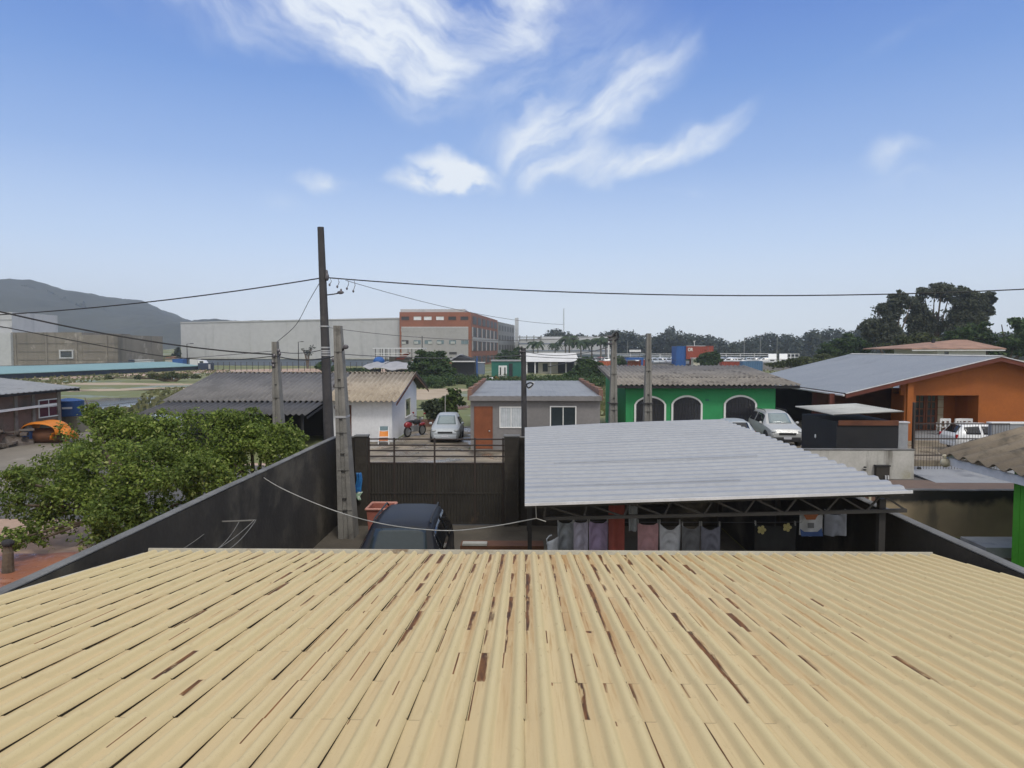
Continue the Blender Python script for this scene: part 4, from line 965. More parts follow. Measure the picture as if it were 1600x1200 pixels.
def gdoor(px0, px1):
    a, b_ = X(px0, ly), X(px1, ly); z1 = zl-.1; f = MB(); f.box(a, a+.1, ly-.06, ly, .62, z1).box(b_-.1, b_, ly-.06, ly, .62, z1)
    for k in range(6): zz = .62+(z1-.62)*k/5; f.box(a+.1, b_-.1, ly-.055, ly, zz-.03, zz+.03)
    c = (a+b_)/2; f.box(c-.03, c+.03, ly-.05, ly, .66, z1)
    o = f.build('door', 'door_wood', og); MB().box(a+.1, b_-.1, ly-.03, ly-.01, .65, z1).build('pane', 'dark_glass', o)
gdoor(1428, 1446); gdoor(1447, 1464)
sh = MB(); a, b_ = X(1465.5, ly), X(1474, ly)
for k in range(5): sh.box(a, b_, ly-.08, ly-.03, .64+k*.46, .64+k*.46+.43)
sh.build('window_shutter', 'cream_paint', og)
for px in (1423,): MB().box(X(px-6, oy-.5), X(px+3, oy-.5), oy-.62, oy-.42, .3, rz_(X(px, oy))-.05).build('post', 'orange_wall', og)
for px, yy in ((1273, 46), (1300, 41.2)): MB().box(X(px, yy)-.13, X(px, yy)+.13, yy-.1, yy+.1, .3, rz_(max(X(px, yy), xE+.1))).build('post', 'dark_red_board', og)
for k in range(6):
    yy = yf+.6+k*3; MB().prism([(xE+.1, zE-.04), (xP-.1, zP-.06), (xP-.1, zP-.2), (xE+.1, zE-.16)], 'y', yy, yy+.06).build('rafter', 'brown_wood', og)
MB().tube([(xE-.08, yf+.1, zE-.1), (xE-.08, yb_, zE-.1)], .07, 8).build('gutter', 'white_edge', og)
# white chairs on the porch
def pchair(px, label, rz):
    y = oy-.1; c = thing('garden_chair', label, 'chair', (X(px, y), y, .62), rz, 'white plastic chairs on the porch')
    MB().box(-.26, .26, -.25, .25, .42, .46).build('seat', 'plastic_white', c, world=False, bevel=.015)
    mb = MB(); mb.box(-.28, -.19, .2, .27, .46, .95); mb.box(.19, .28, .2, .27, .46, .95); mb.box(-.19, .19, .2, .27, .8, .95); mb.box(-.05, .05, .205, .265, .46, .8); mb.build('backrest', 'plastic_white', c, world=False)
    for s in (-1, 1):
        for yy in (-.24, .24): MB().tube([(s*.24, yy, .42), (s*.28, yy*1.1, 0)], .035, 6).build('leg', 'plastic_white', c, world=False)
        MB().box(s*.27-.04, s*.27+.04, -.26, .27, .64, .68).box(s*.27-.03, s*.27+.03, -.26, -.2, .44, .64).build('armrest', 'plastic_white', c, world=False)
pchair(1476, 'white plastic chair next to the glazed porch door', R(170)); pchair(1494, 'white plastic chair facing the other one, behind the parked hatchback', R(200)); pchair(1511, 'white plastic chair half hidden above the hatchback roof', R(160))
# ------------------------------------------------------------------ black shed, low wall, barred gate
bs = thing('black_shed', 'small black shed with a pale corrugated roof', 'shed', (14, 33, 0))
sx0, sx1, sy0, sy1 = X(1309, 31), X(1405, 31), 31, 34.9
MB().box(sx0, sx1, sy0, sy1, 0, 2.35).build('wall', 'black_board', bs)
q = [at(1303, 648.5, 30.8), at(1413, 643.5, 30.8)]
mb = MB().sheet((q[0].x, 30.8, q[0].z), (0, 4.4, .0), (q[1].x-q[0].x, 0, q[1].z-q[0].z), .2, .05, 'sine', 2, 6); mb.build('roof', 'pale_sheet', bs, smooth=60, solid=.012)
MB().box(sx0+.05, sx1, sy0-.06, sy0-.01, 2.2, 2.42).build('fascia', 'brown_wood', bs)
MB().box(X(1268, 34.0)-.0, X(1268, 34.0)+.1, 33, 33.12, 1.3, 1.42).build('white_tag', 'white_paint', bs) if False else MB().ell((sx0-.02, 33.2, 1.45), (.03, .07, .1), 8, 5).build('switch_box', 'white_paint', bs)
lw = thing('low_wall', 'low stained whitewashed wall in front of the black shed', 'wall', (14.5, 30.2, 0))
lx0, lx1 = X(1230, 30.1), X(1430, 30.1)
MB().box(lx0, lx1, 30, 30.25, 0, 1.24).build('wall_body', 'limewash_wall', lw, bevel=.02); MB().box(lx0-.02, lx1+.02, 29.98, 30.27, 1.24, 1.29).build('coping', 'wall_cap', lw, bevel=.01)
mbx = thing('meter_box', 'dark square meter box fixed on the whitewashed wall', 'box', (X(1382, 29.95), 29.95, Z(748, 29.95)))
a, b_ = X(1372, 29.85), X(1393, 29.85)
mb = MB(); mb.box(a, b_, 29.8, 29.99, Z(749, 29.8), Z(727, 29.8)); mb.build('case', 'gate_steel', mbx, bevel=.01)
MB().box(a-.03, b_+.03, 29.76, 29.99, Z(727, 29.8), Z(725.5, 29.8)).build('lid', 'trim_black', mbx)
for px in (1384, 1388): MB().tube([at(px, 749, 29.74), at(px, 743, 29.74)], .035, 6).build('pipe', 'plastic_white', mbx)
tp_ = thing('water_tap', 'small dark tap on the whitewashed wall', 'tap', at(1351.5, 732, 29.95)); 
for dz in (730, 734): MB().ell(at(1351.5, dz, 29.9), (.07, .05, .04), 8, 5).build('valve', 'trim_black', tp_)
gt = thing('barred_gate', 'dark barred sliding gate in front of the orange house', 'gate', (19.5, 31.6, 0)); gy = 31.6
ga, gb_ = X(1429, gy), X(1580, gy)
for py in (661, 684, 709.5, 732): MB().box(ga, gb_, gy-.025, gy+.025, Z(py, gy)-.025, Z(py, gy)+.025).build('rail', 'gate_rail', gt)
nb = 34
for i in range(nb+1):
    x = ga+(gb_-ga)*i/nb; MB().box(x-.006, x+.006, gy-.006, gy+.006, Z(732, gy), Z(661, gy)).build('bar', 'gate_rail', gt)
MB().box(ga-.03, ga+.05, gy-.06, gy+.06, .1, Z(628, gy)).build('post', 'gate_rail', gt)
for px in (1440, 1510):
    MB().tube([(X(px, gy), gy-.05, .2), (X(px, gy), gy+.05, .2)], .08, 12).build('wheel', 'tyre', gt)
gp_ = thing('gray_pillar', 'gray rendered pillar with a pale cap beside the black shed', 'pillar', (X(1414, 31.4), 31.6, 0))
MB().box(X(1406, 31.3)+.0, X(1421, 31.3), 31.3, 31.55, 0, Z(660, 31.3)).build('shaft', 'smooth_concrete', gp_); MB().box(X(1404, 31.3), X(1423, 31.3), 31.26, 31.6, Z(660, 31.3), Z(658, 31.3)).build('cap', 'white_edge', gp_)
gw = thing('gray_wall', 'gray rendered wall with white coping behind the corrugated eave', 'wall', (26, 32.2, 0))
MB().box(X(1552, 32), X(1760, 32), 32, 32.25, 0, Z(661, 32)).build('wall_body', 'smooth_concrete', gw); MB().box(X(1550, 32), X(1760, 32), 31.95, 32.3, Z(661, 32), Z(658.5, 32)).build('coping', 'white_paint', gw)
# ------------------------------------------------------------------ lime green house at the side
lg = thing('lime_house', 'lime green house with weathered corrugated eave beside the yard wall', 'house', (14, 12, 0))
hx = 11.97; y1_, y0_ = 20.5, 2.0; ze_ = 2.55; kx = 6.5; sl2 = .29
MB().sheet((hx, y1_, ze_), (0, y0_-y1_, 0), (kx, 0, kx*sl2), .62, .14, 'sine', 2, 10).build('roof', 'fibre_roof_near', lg, smooth=60, solid=.02)
MB().box(hx+.12, hx+.17, y0_, y1_-.08, ze_-.32, ze_-.1).build('fascia', 'white_wall', lg)
MB().prism([(hx+.17, ze_-.08), (hx+kx, ze_-.08+kx*sl2), (hx+kx, ze_-.3+kx*sl2), (hx+.17, ze_-.3)], 'y', y1_-.14, y1_-.09).build('barge_board', 'white_wall', lg)
mb = MB(); mb.box(12.42, 19, y0_, 17.95, 0, 2.62)
for i in range(70): yy = 17.9-i*.22; mb.box(12.405, 12.42, yy-.205, yy, 0, 2.6)
mb.build('wall', 'lime_wall', lg)
wl = thing('wall_lamp', 'cream globe lamp under the corner of the corrugated eave', 'lamp', at(1477, 722, 20.2))
MB().ell(at(1477, 723, 20.2), (.13, .13, .13), 12, 8).build('globe', 'cream_paint', wl, smooth=60); MB().tube([at(1475, 711, 20.2), at(1477, 717, 20.2)], .05, 8).build('holder', 'cream_paint', wl)
bwall('side_wall', 'low stained beige wall closing the mossy side yard', 6.3, X(1640, 20.8), 20.75, 20.95, 1.39, 'mould_wall')
MB().box(6.3, X(1566, 20.7), 20.742, 20.752, .95, 1.36).build('soot_band', 'dark_wall', None) if False else None
fb = thing('small_fence', 'little red brown fence with cream bars seen past the carport post', 'fence', (X(1352, 20.3), 20.3, 0))
fa, fc_ = X(1328, 20.3), X(1372, 20.3); MB().box(fa, fc_, 20.3, 20.34, .3, 1.42).build('panel', 'brick', fb)
for px in (1337, 1345, 1354, 1364): MB().box(X(px, 20.25)-.03, X(px, 20.25)+.03, 20.24, 20.3, .4, 1.4).build('bar', 'cream_paint', fb)
# ------------------------------------------------------------------ brown house, tank and clutter at the left
bh = thing('brown_house', 'brown unpainted house with wine red curtains and flat roof', 'house', (-34, 34, 0))
HX = -28.4
MB().box(-40, HX, 26, 42.5, 0, 3.05).build('wall', 'brown_house_wall', bh)
MB().sheet((-27.65, 25.5, 3.14), (0, 17.8, 0), (-7, 0, .8), .45, .03, 'trap').build('roof', 'gray_roof_sheet', bh, solid=.03)
MB().sheet((-34.5, 25.5, 3.96), (0, 17.6, 0), (-6, 0, -.7), .45, .03, 'trap').build('roof', 'gray_roof_sheet', bh, solid=.03)
MB().box(-27.8, -27.74, 25.6, 43.2, 2.98, 3.1).build('eave_board', 'dark_timber', bh)
MB().prism([(-27.7, 3.1), (-34.5, 3.88), (-34.5, 3.74), (-27.7, 2.96)], 'y', 43.2, 43.25).build('verge_board', 'dark_timber', bh)
wy0, wy1 = HX/(49-820)*1100, HX/(79-820)*1100; z0w, z1w = 1.55, 2.5; f = MB()
f.box(HX-.02, HX+.05, wy0-.06, wy0, z0w-.06, z1w+.06).box(HX-.02, HX+.05, wy1, wy1+.06, z0w-.06, z1w+.06).box(HX-.02, HX+.05, wy0, wy1, z1w, z1w+.06).box(HX-.02, HX+.08, wy0, wy1, z0w-.06, z0w).box(HX-.02, HX+.04, (wy0+wy1)/2-.025, (wy0+wy1)/2+.025, z0w, z1w).box(HX-.02, HX+.042, wy0, wy1, 2.08, 2.12)
wo = f.build('window', 'white_paint', bh); MB().box(HX-.02, HX+.015, wy0, wy1, z0w, z1w).build('pane', 'curtain_wine', wo)
MB().beam((HX+.45, 33, 2.2), (HX+.45, 41.4, 2.26), .09, .13).build('awning_rail', 'white_edge', bh)
MB().box(HX+.02, HX+.42, 33, 40.6, 2.2, 2.24).build('awning_sheet', 'pale_sheet', bh)
for yy in (38.6, 40.0, 42.2): MB().box(HX, HX+.08, yy-.12, yy+.12, 0, 3.0).build('pilaster', 'fibre_roof', bh)
MB().box(HX, HX+.03, 39.2, 42.1, .0, 1.3).build('plinth', 'moss_ground', bh)
tk = thing('water_tank', 'round blue plastic water tank on a block stand', 'water tank', (X(105, 44.6), 44.6, 0))
cx = 0; rt = (X(127, 44)-X(83, 44))/2; zt, zb = Z(629, 44), Z(652, 44)
MB().tube([(0, 0, zb), (0, 0, zb+.12), (0, 0, lerp(zb, zt, .7)), (0, 0, zt-.1), (0, 0, zt)], [rt*.88, rt*.92, rt*.99, rt*1.02, rt*1.04], 28).build('tub', 'plastic_blue', tk, world=False, smooth=50)
MB().grid(lambda u, v: (rt*1.0*v*math.cos(6.2832*u), rt*1.0*v*math.sin(6.2832*u), zt+.02+.16*(1-v)+.07*math.sin(u*20)*v*(1-v)*3), 28, 5).build('cover', 'plastic_blue', tk, world=False, smooth=60, solid=.02)
MB().obox((rt*.55, -rt*.93, lerp(zb, zt, .6)), (.55, .02, .12), R(28)).build('label_strip', 'plate', tk, world=False)
MB().box(-rt*.9, rt*1.05, -rt*.6, rt*.6, 0, zb-.01).build('stand', 'raw_concrete', tk, world=False)
bl = thing('barrel', 'blue plastic barrel standing beside the orange cover', 'barrel', (X(41, 38.5), 38.5, .2))
MB().tube([(0, 0, 0), (0, 0, .06), (0, 0, .3), (0, 0, .34), (0, 0, .62), (0, 0, .66), (0, 0, .9), (0, 0, .94)], [.27, .3, .32, .335, .335, .32, .3, .26], 20).build('drum', 'plastic_blue', bl, world=False, smooth=45)
MB().ell((.02, 0, 1.02), (.2, .2, .13), 10, 6).build('bundle', 'fabric_bluegray', bl, world=False, smooth=60)
oc = thing('orange_cover', 'bright orange plastic cover draped over a brown drum', 'cover', (X(70, 38.8), 38.8, .2))
def drape(cx, rx, rz, z0, sy, ph):
    return lambda u, v: (cx+rx*math.cos(math.pi*(1-u))*(1+.06*math.sin(9*v+ph)), (v-.5)*sy*(1+.1*math.sin(5*u+ph)), z0+rz*math.sin(math.pi*u)**.6*(1-.25*(2*v-1)**2)+.05*math.sin(7*v+3*u+ph))
MB().grid(drape(0, .95, .75, .62, 1.5, 0), 18, 10).build('main_fold', 'orange_tarp', oc, world=False, smooth=70, solid=.03)
MB().grid(drape(1.05, .42, .62, .3, 1.2, 2), 12, 8).build('side_fold', 'orange_tarp', oc, world=False, smooth=70, solid=.03)
MB().grid(drape(-.95, .35, .35, .55, 1.0, 4), 12, 8).build('side_fold', 'orange_tarp', oc, world=False, smooth=70, solid=.03)
MB().tube([(-.85, 0, .5), (.8, 0, .5)], .42, 16).build('drum', 'tarp_brown', oc, world=False, smooth=40)
jp = thing('junk_pile', 'heap of old boards and scrap by the brown house', 'junk pile', (X(10, 38), 38, .1))
g = random.Random(3); mb = MB()
for i in range(46): mb.obox((g.uniform(-2.2, 1.1), g.uniform(-.9, .9), .25+g.uniform(0, .75)), (g.uniform(.4, 1.6), g.uniform(.1, .4), g.uniform(.03, .2)), g.uniform(0, 3), g.uniform(-.4, .4), g.uniform(-.3, .3))
mb.ell((-.5, .2, .2), (1.8, .9, .55), 12, 7); mb.build('scrap', 'junk', jp, world=False)
ps = thing('timber_post', 'dark timber post at the edge of the muddy lane', 'post', (X(2, 17), 17, 0))
MB().tube([(0, 0, 0), (.02, 0, .5), (0, 0, .72)], [.14, .12, .1], 9).build('shaft', 'bark', ps, world=False); MB().ell((.02, 0, .74), (.15, .14, .1), 9, 6).build('cap', 'dark_timber', ps, world=False)
# brick stack and shrubs behind the silver car
st = thing('brick_stack', 'low stack of red bricks behind the motorcycle', 'brick stack', (X(669, 50), 50, 0)); mb = MB()
for k in range(4):
    for i in range(7): mb.box(-1.1+i*.32+.04*(k % 2), -.8+i*.32+.04*(k % 2), -.2, .2, k*.13, k*.13+.12)
mb.build('bricks', 'brick', st, world=False)
def shrub(name, label, cat, d, blobs, n, size, mat, seed, base_px, group=None, trunk=True, tmat='bark', r0=.08, sub=4, **kw):
    o = thing(name, label, cat, (X(base_px, d), d, 0), group=group); B = pxblobs(blobs, d); gg = random.Random(seed+5); nb0 = len(B)
    if sub:
        for b_ in B[:nb0]:
            for k in range(sub):
                a, e = gg.uniform(0, 6.28), gg.uniform(-.5, 1.2); q = gg.uniform(.22, .42); B.append((b_[0]+b_[3]*math.cos(a)*math.cos(e), b_[1]+b_[4]*math.sin(a)*math.cos(e), b_[2]+b_[5]*math.sin(e)*1.05, b_[3]*q*1.2, b_[4]*q, b_[5]*q))
        B = [(*b_[:3], *(x*(.86 if i < nb0 else 1) for x in b_[3:])) for i, b_ in enumerate(B)]
    if trunk:
        mb = MB(); g = random.Random(seed); root = Vector((X(base_px, d), d, -.05))
        for b_ in B[:9]:
            c = Vector(b_[:3]); mid = root.lerp(c, .5)+Vector((g.uniform(-.2, .2)*r0*8, g.uniform(-.2, .2)*r0*8, .1*r0*8)); mid.x = lerp(root.x, mid.x, .6); mid.y = lerp(root.y, mid.y, .6)
            mb.tube([root, mid, c], [r0, r0*.6, r0*.2], 7)
        mb.build('trunk', tmat, o, smooth=60)
    crown(o, B, n, size, mat, seed, **kw)
    return o
shrub('shrub', 'dark bushy shrub behind the silver compact car', 'shrub', 50, [(680, 634, 16, 13), (692, 642, 17, 14), (676, 648, 14, 10), (695, 626, 10, 9), (668, 638, 8, 9)], 2300, .24, 'leaf_gray', 11, 685, r0=.05)
shrub('sapling', 'airy pale sapling beside a thin stake near the gray house', 'sapling', 48, [(708, 616, 10, 8), (700, 626, 10, 8), (714, 628, 10, 9), (706, 640, 10, 9), (716, 614, 6, 6)], 900, .25, 'leaf_lightgreen', 12, 707, r0=.04)
sk = thing('stake', 'thin pale stake planted beside the sapling', 'stake', (X(695, 47.6), 47.6, 0)); MB().tube([(0, 0, 0), (.03, 0, Z(618, 47.6))], .03, 6).build('rod', 'rope', sk, world=False)
# ------------------------------------------------------------------ leafy tree outside the yard wall
tr = thing('leafy_tree', 'broad leafy green tree spreading outside the mouldy yard wall', 'tree', (-11.6, 20.5, 0))
bl_ = [(150, 690, 55, 40, 3), (215, 680, 60, 40, 3.5), (165, 662, 30, 22, 3.2), (285, 690, 70, 45, 3.4), (350, 692, 60, 42, 3.5), (410, 690, 50, 34, 3.8), (440, 678, 30, 22, 4), (330, 664, 44, 20, 4), (390, 658, 36, 18, 4.2),
      (95, 740, 55, 40, 1.5), (160, 745, 70, 50, 1), (240, 750, 70, 50, 1.2), (310, 745, 60, 45, 2), (370, 730, 50, 35, 2.8), (430, 708, 36, 26, 3.4), (60, 790, 40, 32, .3), (110, 800, 55, 40, 0), (180, 805, 55, 42, 0), (235, 800, 40, 36, .6), (130, 845, 45, 22, -.5), (75, 838, 28, 18, -.6), (20, 750, 32, 26, -.5), (10, 790, 26, 20, -.9), (20, 845, 26, 18, -1.2), (270, 790, 30, 26, 1.4), (140, 640, 14, 10, 3.2), (250, 655, 30, 18, 3.6), (462, 684, 16, 14, 4.2)]
B = pxblobs(bl_, 19, .9)
gg = random.Random(77)
for b_ in B[:]:
    for k in range(4):
        a, e = gg.uniform(0, 6.28), gg.uniform(-.4, 1.3); q = gg.uniform(.2, .38); B.append((b_[0]+b_[3]*math.cos(a)*math.cos(e), b_[1]+b_[4]*math.sin(a)*math.cos(e), b_[2]+b_[5]*math.sin(e)*1.05, b_[3]*q*1.3, b_[4]*q*1.3, b_[5]*q))
B = [(min(b_[0], XL-.3-b_[3]*.75), *b_[1:]) for b_ in B]
mb = MB(); g = random.Random(9)
for rx_, ry_ in ((-11.6, 20.3), (-10.2, 21.5), (-8.7, 22.6)):
    root = Vector((rx_, ry_, -.1))
    for b_ in B[:len(bl_)]:
        c = Vector(b_[:3])
        if min(((c.x-q_[0])**2+(c.y-q_[1])**2, q_) for q_ in ((-11.6, 20.3), (-10.2, 21.5), (-8.7, 22.6)))[1] != (rx_, ry_): continue
        k = root+Vector((g.uniform(-.1, .1), g.uniform(-.1, .1), .7)); mid = k.lerp(c, .55)+Vector((0, 0, .15))
        mb.tube([root, k, mid, c, c+(c-mid)*.3], [.11, .09, .05, .03, .01], 7)
mb.build('trunk', 'bark', tr, smooth=60)
crown(tr, B, 98000, .108, 'leaf_near', 21, aspect=.55, shell=.5, droop=.35, clump=2.6)
# ------------------------------------------------------------------ far buildings
def fbox(mb, px0, px1, pyt, d, dep, z0=0, py=560): return mb.box(X(px0, d), X(px1, d), d, d+dep, z0, Z(pyt, d))
W_ = thing('warehouse', 'huge pale gray windowless warehouse beyond the field', 'warehouse', (X(450, 226), 250, 0))
dA, dB = 236, 222
a, b_ = at(282, 505, dA), at(625, 498, dB)
def wallstrip(P, Q, z0, zP, zQ, th=.3):
    vs = [(P.x, P.y, z0), (Q.x, Q.y, z0), (Q.x, Q.y, zQ), (P.x, P.y, zP), (P.x, P.y+th, z0), (Q.x, Q.y+th, z0), (Q.x, Q.y+th, zQ), (P.x, P.y+th, zP)]
    return vs, [(0,1,2,3),(7,6,5,4),(3,2,6,7),(0,3,7,4),(1,5,6,2),(0,4,5,1)]
zb1 = 2.2
MB().add(*wallstrip(a, b_, zb1, a.z, b_.z, 55)).build('wall', 'steel_warehouse', W_)
mb = MB(); a2, b2 = a+Vector((0, .15, 0)), b_+Vector((0, .15, 0)); mb.add(*wallstrip(a2, b2, 0, zb1-.004, zb1-.004, 54)); mb.build('base_band', 'warehouse_base', W_)
mb = MB(); o_ = Vector((0, -.12, 0)); mb.add(*wallstrip(a+o_, b_+o_, zb1, zb1+.5, zb1+.5, .1)); mb.build('drip_strip', 'pale_sheet', W_)
for f in (.155, .33, .5, .66, .83):
    p = a.lerp(b_, f)+o_; MB().box(p.x-.09, p.x+.09, p.y, p.y+.12, zb1+.5, p.z).build('downpipe', 'steel_warehouse', W_)
p, q = a.lerp(b_, 0)+o_*2, b_+o_*2
mb = MB(); mb.add([(p.x, p.y, p.z), (q.x, q.y, q.z), (q.x, q.y, q.z+.35), (p.x, p.y, p.z+.35), (p.x, p.y+.3, p.z), (q.x, q.y+.3, q.z), (q.x, q.y+.3, q.z+.35), (p.x, p.y+.3, p.z+.35)], [(0,1,2,3),(7,6,5,4),(3,2,6,7),(0,3,7,4),(1,5,6,2),(0,4,5,1)]); mb.build('parapet_flashing', 'steel_warehouse', W_)
# brick office building
ob = thing('office_building', 'four storey brick office block with gray panels beyond the field', 'office building', (-28, 250, 0))
FD = 220; fx0, fx1 = X(625, FD), X(736, FD); zt = Z(487.5, FD)
fx2, sd_ = X(777.5, 284), 284
mb = MB(); mb.add([(fx0, FD, 0), (fx1, FD, 0), (fx2, sd_, 0), (fx0, sd_, 0), (fx0, FD, zt), (fx1, FD, zt), (fx2, sd_, zt), (fx0, sd_, zt)], [(0,1,5,4),(1,2,6,5),(2,3,7,6),(3,0,4,7),(4,5,6,7)])
mb.build('wall', 'facade_brick', ob)
MB().box(fx0+.05, fx1-2, FD+1.5, FD+20, zt, zt+1.0).build('parapet', 'pale_block', ob)
gx0, gx1 = X(628, FD), X(732, FD)
MB().box(gx0, gx1, FD-.15, FD, Z(561, FD), Z(511, FD)).build('gray_cladding', 'facade_gray', ob)
MB().box(gx0, gx1, FD-.2, FD-.15, Z(511.6, FD), Z(510.6, FD)).build('cladding_edge', 'white_edge', ob)
for i, px in enumerate((628, 647, 663, 682, 701, 720)):
    window(ob, X(px, FD), X(px+12, FD), Z(500, FD), Z(494.5, FD), FD, 'facade_brick', ('facade_window', 'bright_glass', 'bright_glass', 'bright_glass', 'facade_window', 'facade_window')[i], 0, .12, .1)
for i, px in enumerate((628, 647, 664, 683, 702, 721)):
    o = window(ob, X(px, FD), X(px+11, FD), Z(537.5, FD), Z(531.5, FD), FD-.15, 'facade_gray', ('facade_window', 'teal_glass', 'teal_glass', 'teal_glass', 'teal_glass', 'teal_glass')[i], 1, .1, .1)
    if i in (0, 1, 2, 3, 4):
        x = X(px+(1, 1, 6, 1, 3)[i], FD); MB().obox((x+.6, FD-.5, Z(535.5, FD)), (1.3, .06, .75), 0, R(25)).build('open_sash', 'bright_glass', o)
for px in (628, 646, 664, 683, 702): window(ob, X(px, FD), X(px+11, FD), Z(517.5, FD), Z(514, FD), FD-.15, 'facade_gray', 'facade_gray', 0, .12, .08)
for px in (702,): window(ob, X(px, FD), X(px+12, FD), Z(554, FD), Z(550, FD), FD-.15, 'facade_gray', 'facade_window', 0, .12, .08)
dv = Vector((fx2-fx1, sd_-FD, 0)); nv = Vector((dv.y, -dv.x, 0)).normalized(); Ld = dv.length; dv.normalize()
def sidebox(s0, s1, z0, z1, o0, o1, nm, mat, par):
    P = Vector((fx1, FD, 0)); c = [P+dv*s0+nv*o0, P+dv*s1+nv*o0, P+dv*s1+nv*o1, P+dv*s0+nv*o1]
    vs = [(v.x, v.y, z0) for v in c]+[(v.x, v.y, z1) for v in c]
    return MB().add(vs, [(3,2,1,0),(4,5,6,7),(0,1,5,4),(1,2,6,5),(2,3,7,6),(3,0,4,7)]).build(nm, mat, par)
lv = [(13.4, 15.9), (9.4, 12.4), (4.9, 7.9), (.6, 3.2)]
sidebox(2.5, Ld-.2, 8.0, 9.3, 0, .2, 'gray_cladding', 'facade_gray', ob)
for k, (z0, z1) in enumerate(lv):
    for i in range(6):
        s0 = 3.5+i*10.1
        wn_ = sidebox(s0, s0+7.2, z0, z1, 0, .1, 'window', 'facade_window', ob)
        if k in (1, 2): sidebox(s0-1.6, s0-.2, z0, z1, 0, .22, 'panel', 'facade_gray', wn_)
ax = thing('office_annex', 'darker gray annex behind the brick office block', 'office building', (-8, 310, 0))
a1, a2_ = (fx2+.2, 285), (X(804, 330), 330); z1, z2 = Z(502.5, 285), Z(506, 330)
mb = MB(); mb.add([(a1[0], a1[1], 0), (a2_[0], a2_[1], 0), (a2_[0]-30, a2_[1], 0), (a1[0]-20, a1[1], 0), (a1[0], a1[1], z1), (a2_[0], a2_[1], z1), (a2_[0]-30, a2_[1], z1), (a1[0]-20, a1[1], z1)], [(0,1,5,4),(1,2,6,5),(2,3,7,6),(3,0,4,7),(4,5,6,7)]); mb.build('wall', 'annex_gray', ax)
for k in range(4):
    for i in range(6):
        P = Vector((a1[0], a1[1], 0)).lerp(Vector((a2_[0], a2_[1], 0)), (i+.3)/6.3); Q = Vector((a1[0], a1[1], 0)).lerp(Vector((a2_[0], a2_[1], 0)), (i+.75)/6.3); n_ = Vector((.08, -.02, 0))
        mb = MB(); z0_ = 1+k*4.0; mb.add([(P.x+.08, P.y, z0_), (Q.x+.08, Q.y, z0_), (Q.x+.08, Q.y, z0_+2.2), (P.x+.08, P.y, z0_+2.2)], [(0, 1, 2, 3)]); mb.build('window', 'facade_window', ax, solid=.05)
MB().box(X(804.5, 331), X(810, 331), 331, 340, 0, Z(496.5, 331)).build('stair_tower', 'pale_block', ax)
# unfinished concrete block and paler block at the far left
rc = thing('concrete_block', 'unfinished raw concrete hall with one framed opening', 'building', (X(100, 200), 212, 0))
mb = MB(); fbox(mb, 20, 130, 519, 200, 25); fbox(mb, 130.3, 186, 523, 200, 25); mb.build('wall', 'raw_concrete', rc)
for px in (24, 72, 119, 166): mb = MB(); fbox(mb, px, px+3, 520 if px < 130 else 523.5, 199.7, .3); mb.build('column', 'raw_concrete', rc)
for py in (536, 549, 562): MB().box(X(20, 199.8), X(186, 199.8), 199.85, 200, Z(py, 199.8)-.1, Z(py, 199.8)+.1).build('joint', 'raw_concrete', rc)
window(rc, X(97, 200), X(115, 200), Z(558.5, 200), Z(548.5, 200), 200, 'pale_block', 'dark_glass', 0, .35, .4)
pb = thing('pale_block', 'taller pale gray block beside the unfinished concrete hall', 'building', (X(-30, 199), 210, 0))
mb = MB(); fbox(mb, -120, 19, 520, 199, 26); mb.build('wall', 'pale_block', pb); mb = MB(); fbox(mb, -120, 22, 487, 202, 20, Z(520, 202)); mb.build('upper_storey', 'steel_warehouse', pb)
for py in (498, 510): MB().box(X(-120, 201.9), X(22, 201.9), 201.8, 202, Z(py, 202)-.15, Z(py, 202)+.15).build('cornice', 'pale_block', pb)
ts = thing('teal_shed', 'very long low shed with a teal roof and navy wall', 'shed', (X(150, 150), 150, 0))
P, Q = at(-90, 598.5, 114), at(312, 578, 185); P.z = Q.z = 0; dn_ = (Q-P).normalized(); pn = Vector((-dn_.y, dn_.x, 0))
def strip(z0, z1, o0, o1, nm, mat):
    c = [P+pn*o0, Q+pn*o0, Q+pn*o1, P+pn*o1]; vs = [(v.x, v.y, z0 if k < 2 else z1) for k, v in enumerate(c)]
    return MB().add(vs+[(x, y, z-.12) for x, y, z in vs], [(0,1,2,3),(7,6,5,4),(0,4,5,1),(1,5,6,2),(2,6,7,3),(3,7,4,0)]).build(nm, mat, ts)
c = [P, Q, Q+pn*9, P+pn*9]; MB().add([(v.x, v.y, 0) for v in c]+[(v.x, v.y, .95) for v in c], [(0,1,5,4),(1,2,6,5),(2,3,7,6),(3,0,4,7),(4,5,6,7)]).build('wall', 'navy_wall', ts)
strip(1.08, 2.15, -.4, 9.4, 'roof', 'teal_roof')
eb = thing('navy_container', 'dark navy container at the end of the teal shed', 'container', (X(322, 183), 184, 0))
MB().box(X(312.5, 184), X(330, 184), 183, 186, 0, Z(567.5, 184)).build('box', 'navy_wall', eb, bevel=.05); MB().box(X(326.5, 183), X(329.5, 183), 182.9, 183, .3, 1.5).build('door', 'steel_warehouse', eb)
